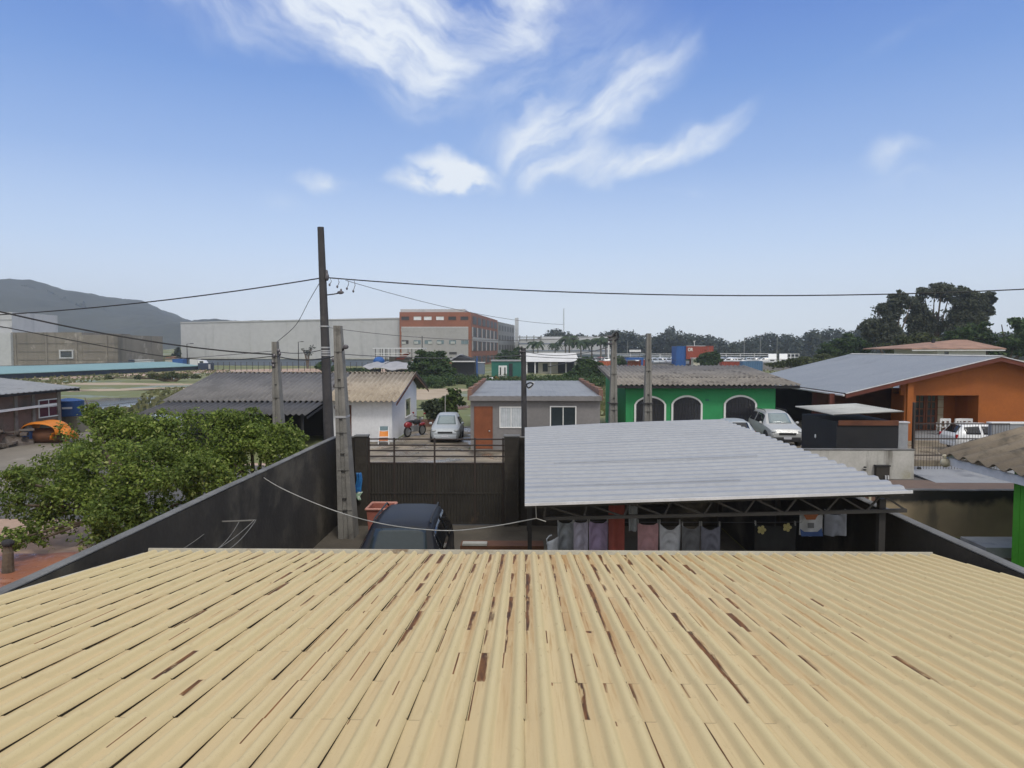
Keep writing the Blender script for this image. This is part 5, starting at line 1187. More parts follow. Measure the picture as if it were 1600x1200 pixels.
# trailers and trucks behind the teal shed
def boxtruck(px0, px1, pyt, pyb, d, mat, name, label, cat='truck', cab=True):
    o = thing(name, label, cat, (X((px0+px1)/2, d), d, 0)); z1, z0 = Z(pyt, d), .7
    x0, x1 = X(px0, d), X(px1, d); xc = x1-2 if cab else x1
    MB().box(x0, xc-.1, d, d+2.4, z0, z1).build('cargo_box', mat, o, bevel=.05)
    if cab:
        MB().prism([(xc, .5), (x1, .5), (x1, 1.5), (x1-.6, 2.3), (xc, 2.4)], 'y', d+.05, d+2.3).build('cab', 'paint_white', o, bevel=.05); MB().box(xc+.5, x1-.55, d+.0, d+.05, 1.4, 2.1).build('side_window', 'car_glass', o)
    for x in (x0+1.2, x0+2.4, xc-.2): MB().tube([(x, d-.02, .5), (x, d+.4, .5)], .5, 12).build('wheel', 'tyre', o)
boxtruck(297, 321, 560.5, 575, 196, 'shed_white', 'white_truck', 'white truck parked behind the end of the teal shed')
boxtruck(190, 209, 562.5, 577, 205, 'navy_wall', 'cargo_trailer', 'dark trailer beside the white one behind the teal shed', 'trailer', False)
boxtruck(209.5, 236, 562, 577, 206, 'pale_block', 'cargo_trailer', 'long white trailer behind the teal shed', 'trailer', False)
boxtruck(270, 287, 561, 575, 198, 'container_blue', 'cargo_trailer', 'deep blue trailer near the white truck', 'trailer', False)
hu = thing('tan_hut', 'small tan hut beyond the teal shed', 'hut', (X(265, 215), 215, 0)); mb = MB(); fbox(mb, 259, 270, 560, 215, 4); mb.build('wall', 'shed_cream', hu); MB().prism([(X(257.5, 215), Z(560, 215)), (X(264.5, 215), Z(557, 215)), (X(271.5, 215), Z(560, 215))], 'y', 214.6, 219).build('roof', 'clay_tile', hu)
# ------------------------------------------------------------------ stalls and sheds in the middle
ms = thing('framed_deck', 'raised steel frame with a flat white roof before the warehouse', 'frame structure', (X(623, 150), 150, 0))
d = 150
for px in (587, 598, 603, 619, 638, 655): 
    for yy in (d, d+5): MB().box(X(px, d)-.06, X(px, d)+.06, yy-.06, yy+.06, 0, Z(545, d)).build('post', 'black_steel', ms)
MB().box(X(583, d), X(661, d), d-.3, d+5.5, Z(545, d), Z(543.4, d)).build('roof', 'white_edge', ms)
for py in (552, 556): MB().box(X(587, d), X(640, d), d-.08, d+.08, Z(py, d)-.05, Z(py, d)+.05).build('rail', 'white_paint', ms)
MB().prism([(X(613, d), Z(562, d)), (X(628, d), Z(562, d)), (X(640, d), Z(551, d)), (X(633, d), Z(551, d))], 'y', d+2, d+2.3).build('stair_panel', 'container_red', ms)
MB().box(X(604, d), X(640, d), d+3, d+3.3, 0, Z(558, d)).build('back_panel', 'fibre_roof', ms)
tps = []
def tarp(nm, label, px0, px1, pyt, pyb, d, mat, dep=6, cat='stall'):
    o = thing(nm, label, cat, (X((px0+px1)/2, d), d, 0)); x0, x1 = X(px0, d), X(px1, d); zt, zb = Z(pyt, d+dep), Z(pyb, d)
    MB().grid(lambda u, v: (lerp(x0, x1, u)+(v*.9), d+dep*v, lerp(zb, zt, v)-.35*math.sin(math.pi*u)*(1-v*.6)+.12*math.sin(u*11+v*5)), 16, 8).build('cover', mat, o, smooth=60, solid=.05)
    for u in (.04, .5, .96):
        for yy in (d+.2, d+dep-.2): MB().box(lerp(x0, x1, u)+.4, lerp(x0, x1, u)+.5, yy, yy+.1, 0, min(zb, zt)-.2).build('post', 'dark_timber', o)
    MB().box(x0+.6, x1-.4, d+dep*.7, d+dep*.7+.1, 0, zb-.5).build('back_sheet', 'dark_timber', o)
tarp('stall', 'sagging gray tarpaulin shelter behind the white house', 592, 640, 564.5, 575, 132, 'tarp_gray')
tarp('stall', 'rumpled pinkish gray tarpaulin beside the sagging shelter', 566, 592, 565, 573.5, 133, 'tarp_gray')
bt = thing('blue_tarp', 'blue tarpaulin heap under the framed deck', 'tarpaulin', (X(592, 145), 145, 0)); MB().grid(drape(X(593, 145), 1.2, 1.3, .9, 3, 1), 12, 8).build('cover', 'container_blue', bt, world=False) if False else MB().ell((X(592.5, 145), 145, Z(564, 145)-.1), (1.2, 1.5, 1.0), 12, 8).build('cover', 'container_blue', bt, smooth=50)
rs = thing('gable_shed', 'low dark gabled shed with a pale eave before the brick office', 'shed', (X(725, 140), 140, 0)); d = 140
MB().prism([(X(706, d), Z(564, d)), (X(718, d), Z(554.5, d)), (X(742, d), Z(563, d)), (X(742, d), 0), (X(706, d), 0)], 'y', d, d+8).build('wall', 'dark_timber', rs)
MB().prism([(X(697, d), Z(564.5, d)), (X(718, d), Z(553.5, d)), (X(719, d), Z(554.5, d)), (X(700, d), Z(566, d))], 'y', d-.6, d+8).build('roof', 'tarp_gray', rs); MB().box(X(702, d), X(743, d), d-1.5, d-.2, Z(565.5, d), Z(563.8, d)).build('eave', 'white_edge', rs)
tnk = thing('gray_tank', 'gray box tank on the roadside between bushes', 'tank', (X(751, 128), 128, 0)); MB().box(X(746, 128), X(757, 128), 128, 129.3, .9, Z(567, 128)).build('box', 'warehouse_base', tnk, bevel=.03); MB().box(X(745, 128), X(758, 128), 127.9, 129.4, Z(567, 128), Z(565.8, 128)).build('lid', 'white_edge', tnk); MB().tube([(X(745.5, 128), 127.8, 0), (X(745.5, 128), 127.8, Z(557, 128))], .12, 6).build('post', 'container_blue', tnk)
for px in (747, 756): MB().box(X(px, 128)-.06, X(px, 128)+.06, 128.1, 128.25, 0, .9).build('leg', 'dark_timber', tnk)
gc = thing('green_container', 'long dark green container office behind the hedge', 'container', (X(792, 135), 135, 0))
MB().box(X(768, 135), X(817, 135), 135, 138, .2, Z(564.5, 135)).build('box', 'container_green', gc, bevel=.03); MB().box(X(767, 135), X(818, 135), 134.8, 138.2, Z(564.5, 135), Z(562.5, 135)).build('roof', 'tarp_gray', gc); MB().box(X(795, 135), X(801, 135), 134.95, 135, .3, Z(568, 135)).build('door', 'dark_timber', gc)
wm = thing('white_cabinet', 'small white cabinet with dark openings before the green container', 'cabinet', (X(786, 128), 128, 0))
MB().box(X(779, 128), X(792, 128), 128, 128.8, .3, Z(571.5, 128)).build('case', 'plastic_white', wm, bevel=.03)
for px in (781, 788): MB().box(X(px, 128), X(px+2, 128), 127.97, 128, .8, Z(574, 128)).build('opening', 'dark_glass', wm)
bo = thing('small_boat', 'small white and orange boat lying on the grass', 'boat', (X(770, 116), 116, 0))
MB().ell((X(766, 116), 116, .55), (.9, .6, .35), 12, 6).build('hull', 'plastic_white', bo, smooth=60); MB().ell((X(775.5, 116), 116, .6), (.6, .5, .35), 12, 6).build('cover', 'orange_tarp', bo, smooth=60)
ws_ = thing('open_shed', 'open sided shed with a broad white slatted roof', 'shed', (X(863, 160), 160, 0)); d = 158
MB().sheet((X(821, d), d-1, Z(565.5, d-1)), (0, 9, Z(552.5, d+8)-Z(565.5, d-1)), (X(904, d)-X(821, d), 0, 0), 1.4, .12, 'trap').build('roof', 'shed_white', ws_, solid=.05)
for px in (823, 836, 860, 884, 899): MB().box(X(px, d)-.15, X(px, d)+.15, d-.5, d-.2, 0, Z(566, d)).build('post', 'shed_white', ws_)
MB().box(X(822, d), X(900, d), d+6, d+6.3, 0, Z(563, d+6)).build('back_wall', 'dark_timber', ws_); MB().box(X(841, d), X(872, d), d+1, d+1.2, 0, Z(566.5, d)).build('cream_panel', 'shed_cream', ws_); MB().box(X(848, d), X(856, d), d+.95, d+1, .4, 2.2).build('opening', 'dark_glass', ws_)
MB().prism([(X(856, d), Z(572, d)), (X(900, d), Z(563.5, d)), (X(900, d), Z(564.5, d)), (X(856, d), Z(573, d))], 'y', d-3, d-.6).build('lean_to_roof', 'dark_timber', ws_)
pg = thing('far_industrial', 'long pale industrial hall behind the palm row', 'industrial hall', (X(870, 300), 310, 0)); d = 300
mb = MB(); fbox(mb, 811, 960, 529, d, 40); mb.build('wall', 'steel_warehouse', pg); mb = MB(); fbox(mb, 846, 960, 526, d+5, 30, Z(529, d)); mb.build('upper_wall', 'pale_block', pg)
MB().box(X(809, d), X(846, d), d-.5, d, Z(527.5, d), Z(526, d)).build('roof_rail', 'annex_gray', pg); 
for px in (812, 823, 834, 845): MB().box(X(px, d)-.2, X(px, d)+.2, d-.4, d, Z(533, d), Z(524, d)).build('mast', 'annex_gray', pg)
for py in (537, 548): MB().box(X(811, d), X(960, d), d-.15, d, Z(py, d)-.2, Z(py, d)+.2).build('cladding_joint', 'warehouse_base', pg)
rt_ = thing('radio_mast', 'faint thin radio mast far behind the palms', 'mast', (X(880.5, 420), 420, 0)); mb = MB()
tip = Z(482, 420)
for s in ((-.4, -.3), (.4, -.3), (0, .4)): mb.beam((X(880.5, 420)+s[0], 420+s[1], 0), (X(880.5, 420)+s[0]*.4, 420+s[1]*.4, tip), .12)
for k in range(20): z = tip*k/20; mb.beam((X(880.5, 420)-.35, 419.8, z), (X(880.5, 420)+.35, 419.8, z+1.4), .1)
mb.build('lattice', 'steel_warehouse', rt_)
# ------------------------------------------------------------------ containers and the car lot
def cont(name, label, px0, px1, pyt, d, mat, z0=0, dep=2.4, ribs=True, ht=None, group=None):
    x0, x1 = X(px0, d), X(px1, d); z1 = Z(pyt, d) if ht is None else z0+ht
    o = thing(name, label, 'container', ((x0+x1)/2, d, z0), group=group); n = max(3, int((x1-x0)/.5)); mb = MB()
    vs = []
    for (z) in (z0+.12, z1-.12):
        for i in range(n*4+1): vs.append((x0+(x1-x0)*i/(n*4), d+(.06 if i % 4 in (1, 2) else 0), z))
    m_ = n*4+1; mb.add(vs, [(i, i+1, m_+i+1, m_+i) for i in range(m_-1)]); mb.box(x0, x1, d+.07, d+dep, z0+.05, z1-.05); mb.build('box', mat, o)
    mb = MB(); mb.box(x0, x1, d-.02, d+.1, z1-.13, z1).box(x0, x1, d-.02, d+.1, z0, z0+.14).box(x0-.02, x0+.13, d-.03, d+.1, z0+.14, z1-.13).box(x1-.13, x1+.02, d-.03, d+.1, z0+.14, z1-.13); mb.build('frame', mat, o)
    return o
D = 180
oc1 = cont('container', 'large rust red container with white letters, top of its stack', 1072, 1114, 540.5, D, 'container_red', Z(561, D))
cont('container', 'lower red container under the lettered one', 1080, 1114, 561.5, D, 'container_red', 0)
MB().box(X(1072, D), X(1102, D), D-.04, D, Z(540.9, D), Z(540.2, D)).build('top_edge', 'white_edge', oc1)
tx = bpy.data.curves.new('lettering', 'FONT'); tx.body = 'OR'; tx.size = 1.0; tx.extrude = .02; tx.offset = .03
to = bpy.data.objects.new('tmp', tx); COL.objects.link(to); dgr = bpy.context.evaluated_depsgraph_get(); me = bpy.data.meshes.new_from_object(to.evaluated_get(dgr)); bpy.data.objects.remove(to)
w0 = max(v.co.x for v in me.vertices); h0 = max(v.co.y for v in me.vertices); lw_, lh_ = X(1082, D)-X(1074, D), Z(543.5, D)-Z(548.5, D)
for v in me.vertices: x_, y_, z_ = v.co; v.co = Vector((X(1074, D)+x_/w0*lw_, D-.1+z_, Z(548.5, D)+y_/h0*lh_)) - oc1.location
me.materials.append(MATS['white_paint']); lo = bpy.data.objects.new('lettering', me); COL.objects.link(lo); lo.parent = oc1
for k, (z0, z1) in enumerate(((0, 2.6), (2.62, Z(540.8, D)))):
    cont('container', ['lower blue container standing end-on at the stack', 'upper blue container standing end-on at the stack'][k], 1056.5, 1071, 560, D+.5, 'container_blue', z0, 6, ht=z1-z0)
an = thing('antenna', 'small white antenna mast on the lettered container', 'antenna', at(1085, 540.5, D)); MB().beam(at(1085, 540.5, D+1), at(1085, 533, D+1), .12).beam(at(1083.5, 534, D+1), at(1087, 532.5, D+1), .12).build('mast', 'white_paint', an)
wo_ = thing('white_office', 'low white site office under the red container', 'site office', (X(1092, 172), 172, 0)); MB().box(X(1083, 172), X(1103, 172), 172, 174.4, 0, Z(560, 172)).build('wall', 'shed_cream', wo_); MB().box(X(1082, 172), X(1104, 172), 171.8, 174.6, Z(560, 172), Z(559, 172)).build('roof', 'white_edge', wo_); MB().box(X(1093, 172), X(1096, 172), 171.95, 172, .3, 2.2).build('door', 'dark_glass', wo_)
cont('container', 'orange container under the blue canopy', 976, 1000, 564, 168, 'container_orange')
cont('container', 'orange container with pale markings next to the tall concrete pole', 936, 954, 564, 168, 'container_orange')
cont('container', 'small red container beside the plain concrete pole', 1001, 1010, 562, 169, 'container_red')
cont('container', 'long red container with a white top edge before the white vans', 1128, 1158, 564.5, 170, 'container_red')
MB().box(X(1128, 170), X(1158, 170), 169.9, 172.4, Z(564.4, 170), Z(563.2, 170)).build('roof_sheet', 'white_edge', None); tag(bpy.data.objects['roof_sheet'], 'white sheet lying on the long red container', 'sheet')
cont('container', 'steel blue container in front of the white vans', 1160, 1191, 564, 165, 'container_steel_blue')
cn = thing('blue_canopy', 'bright blue canopy standing over the orange container', 'canopy', (X(988, 166), 166, 0)); MB().box(X(978, 166), X(1004, 166), 165, 168, Z(562, 166), Z(558.8, 166)).build('roof', 'container_blue', cn); MB().box(X(1000.5, 166), X(1003.5, 166), 165, 165.4, 0, Z(562, 166)).build('post', 'container_blue', cn); MB().box(X(978, 166), X(979, 166), 165, 165.2, 0, Z(562, 166)).build('post', 'container_blue', cn)
# vans
def van(px, d, label):
    o = thing('white_van', label, 'van', (X(px, d), d, 1.6), R(-19)); 
    MB().prism([(-2.5, .35), (2.6, .35), (2.6, 2.5), (2.3, 2.65), (-1.2, 2.65), (-1.9, 1.65), (-2.5, 1.4)], 'x', -1, 1).build('body', 'paint_white', o, world=False, bevel=.08)
    MB().quad((-.85, -1.83, 1.72), (.85, -1.83, 1.72), (.8, -1.27, 2.5), (-.8, -1.27, 2.5)).build('windscreen', 'car_glass', o, world=False, solid=.03)
    MB().box(-1.02, -1.0, -1.3, -.2, 1.6, 2.3).build('side_window', 'car_glass', o, world=False); MB().box(1.0, 1.02, -1.3, -.2, 1.6, 2.3).build('side_window', 'car_glass', o, world=False)
    MB().box(-.5, .5, -2.53, -2.45, .8, 1.1).build('grille', 'trim_black', o, world=False)
    for s in (-1, 1):
        for y in (-1.6, 1.6): MB().tube([(s*.8, y, .36), (s*1.03, y, .36)], .36, 12).build('wheel', 'tyre', o, world=False)
    return o
van(1206, 186, 'white van with its windscreen toward the field, nearer the containers'); van(1223, 187, 'white van beside the white cage, nearer the trees')
wc = thing('white_cage', 'white tubular cage frame next to the vans', 'cage', (X(1238, 188), 188, 0)); 
for px in (1229, 1235, 1241, 1247.5):
    for yy in (188, 191): MB().box(X(px, 188)-.06, X(px, 188)+.06, yy-.06, yy+.06, 0, Z(552.5, 188)).build('post', 'white_paint', wc)
for py in (553, 558, 564): MB().box(X(1229, 188), X(1247.5, 188), 187.95, 188.05, Z(py, 188)-.06, Z(py, 188)+.06).build('rail', 'white_paint', wc)
g = random.Random(12); protos = {}
def lotcar(px, d, col):
    if col not in protos:
        protos[col] = car('lot_car', {'paint_white': 'small white car in the distant parking lot', 'paint_silver': 'small silver car in the distant parking lot', 'paint_gray': 'small dark gray car in the distant parking lot', 'paint_blue': 'small blue car in the distant parking lot', 'paint_red': 'small red car in the distant parking lot'}[col], (X(px, d), d, 1.6), R(g.choice((8, 188, 95, 270))), col, 4.1, 1.75, 1.48, 'hatch', 'car_glass', group='cars in the distant parking lot', parts=False)
    else: dup(protos[col], (X(px, d), d, 1.6), R(g.choice((5, 12, 185, 95, 265))))
cols = ['paint_white']*5+['paint_silver']*5+['paint_gray']*3+['paint_blue', 'paint_red']
for d, rngs in ((188, ((908, 935, 3), (1018, 1054, 5), (1125, 1158, 4))), (200, ((905, 950, 5), (962, 1000, 4), (1016, 1054, 5), (1126, 1196, 8))), (214, ((906, 955, 5), (962, 1054, 10), (1126, 1200, 8)))):
    for a_, b2_, n in rngs:
        for i in range(n): lotcar(a_+(b2_-a_)*(i+.5)/n+g.uniform(-1, 1), d+g.uniform(-2, 2), g.choice(cols))
def railf(px0, px1, d, py0, py1, label, mat='white_paint'):
    o = thing('lot_fence', label, 'fence', (X((px0+px1)/2, d), d, 0))
    for py in (py0, py1): MB().box(X(px0, d), X(px1, d), d-.05, d+.05, Z(py, d)-.07, Z(py, d)+.07).build('rail', mat, o)
    n = max(2, int((px1-px0)/22))
    for i in range(n+1): x = lerp(X(px0, d), X(px1, d), i/n); MB().box(x-.07, x+.07, d-.06, d+.06, 0, Z(py0, d)).build('post', mat, o)
railf(962, 1054, 225, 553, 556, 'long white rail fence behind the parked cars'); railf(1112, 1200, 225, 552.5, 555.5, 'white rail fence behind the vans and parked cars')
bd_ = thing('roadside_sign', 'white signboard on the far road above the car lot', 'sign', (X(993, 240), 240, 0)); MB().box(X(983, 240), X(1001, 240), 240, 240.3, Z(550, 240), Z(546.5, 240)).build('board', 'white_paint', bd_); MB().box(X(1002, 240), X(1006, 240), 240, 240.3, Z(550, 240), Z(545.5, 240)).build('board', 'dark_timber', bd_)
for px in (985, 999): MB().box(X(px, 240)-.1, X(px, 240)+.1, 240.1, 240.3, 0, Z(550, 240)).build('post', 'dark_timber', bd_)
struct('raised_lot', MB().prism([(181, 0), (183.5, 1.6), (229, 1.6), (230, 0)], 'x', X(895, 190), X(1300, 190)), 'street', 'raised asphalt parking lot beyond the field', 'parking lot')
struct('embankment', MB().prism([(228, 0), (236, 3.2), (330, 3.2), (332, 0)], 'x', X(905, 232), X(1060, 232)), 'leaf_far', 'low grassy road embankment behind the parking lot', 'embankment')
def lampmast(px, d, pyt, label, arm=1.5, mat='annex_gray', pb=None):
    o = thing('street_lamp', label, 'street lamp', (X(px, d), d, 0), group='street lamps'); z = Z(pyt, d); MB().tube([(0, 0, 0), (0, 0, z)], [.16, .1], 8).build('mast', mat, o, world=False)
    if arm: MB().beam((-.1, 0, z), (arm, 0, z+.15), .1).build('arm', mat, o, world=False); MB().box(arm-.2, arm+.6, -.15, .15, z+.05, z+.25).build('lamp_head', mat, o, world=False)
lampmast(293.5, 196, 537.5, 'dark street lamp at the corner of the huge warehouse', 1.2, 'dark_timber'); lampmast(467, 200, 534.5, 'dark street lamp in front of the warehouse behind the tall pole', .9, 'dark_timber')
lampmast(660, 180, 525, 'dark lamp mast in front of the brick office', 0, 'dark_timber')
for px, l_ in ((1162, 'first of three thin masts before the distant wood'), (1187, 'middle one of three thin masts before the distant wood'), (1213, 'thin mast above the white vans')): lampmast(px, 250, 527, l_, 0, 'annex_gray')
lampmast(980, 250, 533, 'thin mast between the two concrete poles of the street', 0, 'annex_gray')
# fence before the warehouse
ff = thing('field_fence', 'thin post fence along the reddish bank in front of the warehouse', 'fence', (X(480, 175), 175, 0))
for i in range(34):
    px = 332+i*9; MB().box(X(px, 175)-.05, X(px, 175)+.05, 175, 175.1, 0, 2.3).build('post', 'dark_timber', ff)
for z in (.8, 1.5, 2.2): MB().box(X(332, 175), X(632, 175), 175.02, 175.07, z, z+.04).build('wire', 'cable_gray', ff)
# tiled house at the right
th = thing('tiled_house', 'pale house with a clay tiled hip roof in front of the eucalyptus', 'house', (X(1495, 85), 88, 0)); d = 84
xl, xr_ = X(1423, d), X(1571, d); zt, ze2 = Z(531, d+6), Z(544.5, d)
ra, rb = X(1489, d+6), X(1508, d+6)
mb = MB(); mb.add([(xl, d, ze2), (xr_, d, ze2), (xr_, d+12, ze2), (xl, d+12, ze2), (ra, d+6, zt), (rb, d+6, zt)], [(0,1,5,4),(1,2,5),(2,3,4,5),(3,0,4)]); mb.build('roof', 'clay_tile', th, solid=.12)
MB().box(xl+.1, xr_-.1, d+.05, d+.15, ze2-.28, ze2-.13).build('fascia', 'white_edge', th)
MB().box(X(1472, d)+.0, X(1549, d), d+1.2, d+11, 0, ze2-.1).build('wall', 'white_wall', th); window(th, X(1483, d), X(1490, d), Z(556, d), Z(549, d), d+1.2, 'white_paint', 'dark_glass', 0)
MB().obox((lerp(xl, xr_, .5), d+5.3, zt-.25), (.3, .3, .6)).build('vent', 'dark_timber', th)
# ------------------------------------------------------------------ hill, distant wood, trees
prof = [(-420, 405), (-250, 415), (-100, 428), (0, 439), (40, 441), (70, 446), (100, 454), (140, 470), (165, 479), (200, 489), (240, 497), (285, 506), (320, 509), (345, 504), (380, 501), (420, 506), (470, 512), (560, 522), (700, 535), (800, 545)]
HD = 950
def hp(px):
    for (a_, ya), (b2_, yb) in zip(prof, prof[1:]):
        if a_ <= px <= b2_: t_ = (px-a_)/(b2_-a_); t_ = t_*t_*(3-2*t_)*.5+t_*.5; return ya+(yb-ya)*t_
gr = random.Random(2)
def hillf(u, v):
    px = -420+u*1220; h = Z(hp(px), HD); y = 560+v*900; k = (y-560)/(HD-560); s = math.sin(min(k, 1)*math.pi/2)**1.3 if k < 1 else math.cos(min((k-1)*.9, 1.4))
    x = X(px, HD)*(1-.0*v) + 12*math.sin(v*9+u*20)
    nz_ = (math.sin(x*.035+y*.02)+math.sin(y*.045-x*.013)+math.sin(x*.09)*.5)*2.6*min(1, h/50)
    return (x, y, max(-1, h*s + (nz_+gr.uniform(-1.3, 1.6))*s*(1 if h > 8 else .2)) if s > 0 else -1)
struct('hill', MB().grid(hillf, 260, 90), 'hill_forest', 'large forested gray green hill behind the concrete hall', 'hill', smooth=80)
struct('far_meadow', MB().prism([(230, 0), (420, 9), (424, 0)], 'x', X(187, 300), X(282, 300)), 'grass_ground', 'sloping meadow at the foot of the hill', 'meadow')
tl = [(800, 540), (815, 531), (835, 533), (868, 512), (880, 517), (896, 524), (905, 521), (920, 528), (935, 522), (946, 517), (955, 515), (965, 516), (985, 517), (998, 523), (1003, 533), (1012, 520), (1022, 528), (1030, 522), (1040, 516), (1046, 507), (1052, 515), (1066, 520), (1085, 522), (1100, 524), (1115, 526), (1130, 530), (1140, 534), (1155, 533), (1170, 527), (1185, 525), (1200, 519), (1210, 524), (1225, 523), (1236, 521), (1245, 529), (1260, 521), (1272, 514), (1282, 521), (1293, 514), (1302, 512), (1318, 518), (1330, 516), (1345, 512), (1380, 518), (1450, 515), (1560, 520), (1700, 515)]
B = []; g = random.Random(4)
for px in np.arange(795, 1700, 5.5):
    for (a_, ya), (b2_, yb) in zip(tl, tl[1:]):
        if a_ <= px <= b2_:
            y = lerp(ya, yb, (px-a_)/(b2_-a_)) + g.uniform(-1, 2)
            d = 350+g.uniform(-20, 25); h = Z(y, d); r = 2.0+g.uniform(0, 1.2)
            zz = h-r
            while zz > -1: B.append((X(px, d)+g.uniform(-1, 1), d+g.uniform(-4, 4), zz, r*1.1, r*1.3, r*1.1)); zz -= r*1.25; r = min(4.5, r*1.15)
V, F, r_ = leaves(B, 115000, 1.25, 31, aspect=.7, shell=.5)
tag(np_mesh('distant_wood', V, F, 'leaf_far', None, r_), 'distant gray green wood along the horizon', 'wood', kind='stuff')
B = []
for px in np.arange(-380, 560, 4):
    y = hp(px)
    if y is None: continue
    h = Z(y, HD)
    B.append((X(px, HD)+g.uniform(-2, 2), HD-25+g.uniform(-12, 12), h*.97-2.6+g.uniform(-1, .8), 5, 5, 3.6))
for k in range(0):
    u_, v_ = g.random(), .05+.42*g.random(); q_ = hillf(u_, v_)
    if q_[2] > 3: B.append((q_[0], q_[1], q_[2]+1, 5.5, 5.5, 4))
V, F, r_ = leaves(B, 14000, 2.0, 32, aspect=.75, shell=.3)
tag(np_mesh('hill_trees', V, F, 'leaf_hill', None, r_), 'forest canopy covering the ridge and slope of the hill', 'trees', kind='stuff')
# eucalyptus group
def bigtree(label, base, d, blobs, n, size, mat, seed, name='eucalyptus_tree', cat='tree', group=None, **kw):
    return shrub(name, label, cat, d, blobs, n, size, mat, seed, base, group=group, r0=.28, **kw)
GE = 'eucalyptus trees behind the orange house'
bigtree('tall eucalyptus at the outer end of the group, sloping down toward the wood', 1392, 118, [(1412, 463, 20, 8), (1398, 471, 14, 8), (1388, 480, 22, 9), (1425, 470, 12, 8), (1372, 486, 20, 12), (1362, 502, 16, 12), (1380, 508, 20, 14), (1352, 512, 10, 8), (1395, 495, 18, 12), (1368, 528, 22, 16), (1395, 530, 22, 16), (1405, 512, 16, 12)], 19800, .5, 'leaf_euc', 41, group=GE, shell=.15, droop=.8, clump=.62, gap=-1.55)
bigtree('highest eucalyptus of the group with a domed top', 1455, 122, [(1471, 448, 16, 8), (1460, 456, 20, 9), (1485, 455, 18, 9), (1445, 464, 18, 10), (1470, 468, 24, 12), (1440, 482, 22, 14), (1465, 488, 26, 16), (1430, 500, 20, 14), (1452, 510, 26, 16), (1478, 505, 22, 14), (1432, 526, 22, 16), (1460, 535, 24, 16)], 24200, .5, 'leaf_euc', 42, group=GE, shell=.15, droop=.8, clump=.62, gap=-1.55)
bigtree('eucalyptus with drooping outer branches beside the high one', 1510, 118, [(1505, 456, 14, 8), (1518, 462, 14, 8), (1508, 474, 22, 12), (1535, 466, 12, 6), (1545, 461, 9, 6), (1550, 470, 7, 6), (1530, 480, 16, 10), (1500, 492, 22, 14), (1528, 497, 20, 13), (1547, 488, 8, 6), (1500, 512, 22, 14), (1525, 515, 18, 12), (1545, 480, 7, 5)], 20900, .5, 'leaf_euc', 43, group=GE, shell=.15, droop=.8, clump=.62, gap=-1.55)
bigtree('broad dark green tree with a lit top behind the tiled roof', 1570, 100, [(1535, 512, 26, 12), (1565, 507, 24, 12), (1595, 510, 26, 13), (1510, 522, 22, 12), (1545, 528, 28, 14), (1580, 530, 30, 16), (1620, 520, 30, 20), (1600, 545, 26, 14), (1560, 550, 24, 12), (1490, 530, 18, 9), (1640, 545, 30, 20)], 12000, .6, 'leaf_bush', 44, 'broad_tree', clump=.5)
bigtree('rounded olive green tree between the wood and the blue gray roof', 1425, 104, [(1440, 530, 22, 12), (1418, 538, 22, 12), (1455, 540, 20, 12), (1400, 546, 20, 10), (1435, 550, 26, 10)], 5000, .55, 'leaf_olive', 45, 'broad_tree')
bigtree('dark green tree at the edge of the meadow near the containers', 1318, 130, [(1312, 537, 18, 10), (1332, 534, 18, 10), (1300, 548, 18, 10), (1325, 550, 24, 12), (1345, 545, 18, 12), (1290, 556, 14, 8), (1340, 560, 22, 10)], 6000, .65, 'leaf_bush', 46, 'broad_tree')
bigtree('low spreading bush on the bank above the meadow', 1290, 120, [(1270, 566, 26, 7), (1300, 563, 26, 8), (1240, 568, 22, 6), (1330, 566, 26, 10), (1216, 570, 18, 5)], 5000, .5, 'leaf_olive', 47, 'bush', 'bush')
# bushes of the middle distance
bigtree('big dark bush with pale flecks before the brick office', 675, 112, [(672, 557, 20, 9), (660, 564, 18, 10), (690, 563, 16, 10), (675, 573, 28, 12), (655, 580, 20, 11), (697, 580, 18, 11), (645, 572, 10, 8), (677, 588, 30, 8)], 8000, .5, 'leaf_bush', 51, 'bush', 'bush', shell=.4)
bigtree('rounded bush beside the white slatted shed', 915, 122, [(912, 575, 16, 12), (925, 582, 16, 10), (900, 585, 14, 9), (935, 574, 12, 9), (915, 563, 12, 6), (945, 585, 16, 8)], 6000, .5, 'leaf_bush', 52, 'bush', 'bush')
bigtree('small tree partly hiding the red containers', 1108, 150, [(1108, 556, 13, 7), (1100, 562, 12, 7), (1116, 563, 12, 7), (1108, 568, 15, 6), (1121, 556, 6, 4)], 3500, .55, 'leaf_bush', 53, 'broad_tree')
bigtree('small bush beside the blue canopy', 967, 160, [(966, 564, 9, 6), (972, 566, 7, 5)], 1400, .5, 'leaf_bush', 54, 'bush', 'bush')
bigtree('bush at the foot of the dark utility pole behind the roof', 510, 150, [(505, 572, 14, 8), (520, 577, 16, 6), (560, 580, 28, 4), (535, 579, 18, 5)], 3500, .5, 'leaf_bush', 55, 'bush', 'bush')
bigtree('bare young tree in front of the warehouse', 481, 195, [(479, 548, 6, 5), (486, 544, 5, 5), (483, 552, 7, 4)], 160, .5, 'leaf_far', 56, 'young_tree')
bigtree('dark clump of trees at the corner of the warehouse', 276, 228, [(277, 550, 5, 6), (275, 558, 5, 6), (279, 562, 5, 5)], 1500, .9, 'leaf_far', 57, 'broad_tree')
bigtree('leafy tree at the end of the brick office', 800, 200, [(795, 555, 14, 7), (808, 552, 10, 8), (785, 560, 10, 5), (805, 562, 12, 6)], 3000, .7, 'leaf_bush', 58, 'broad_tree')
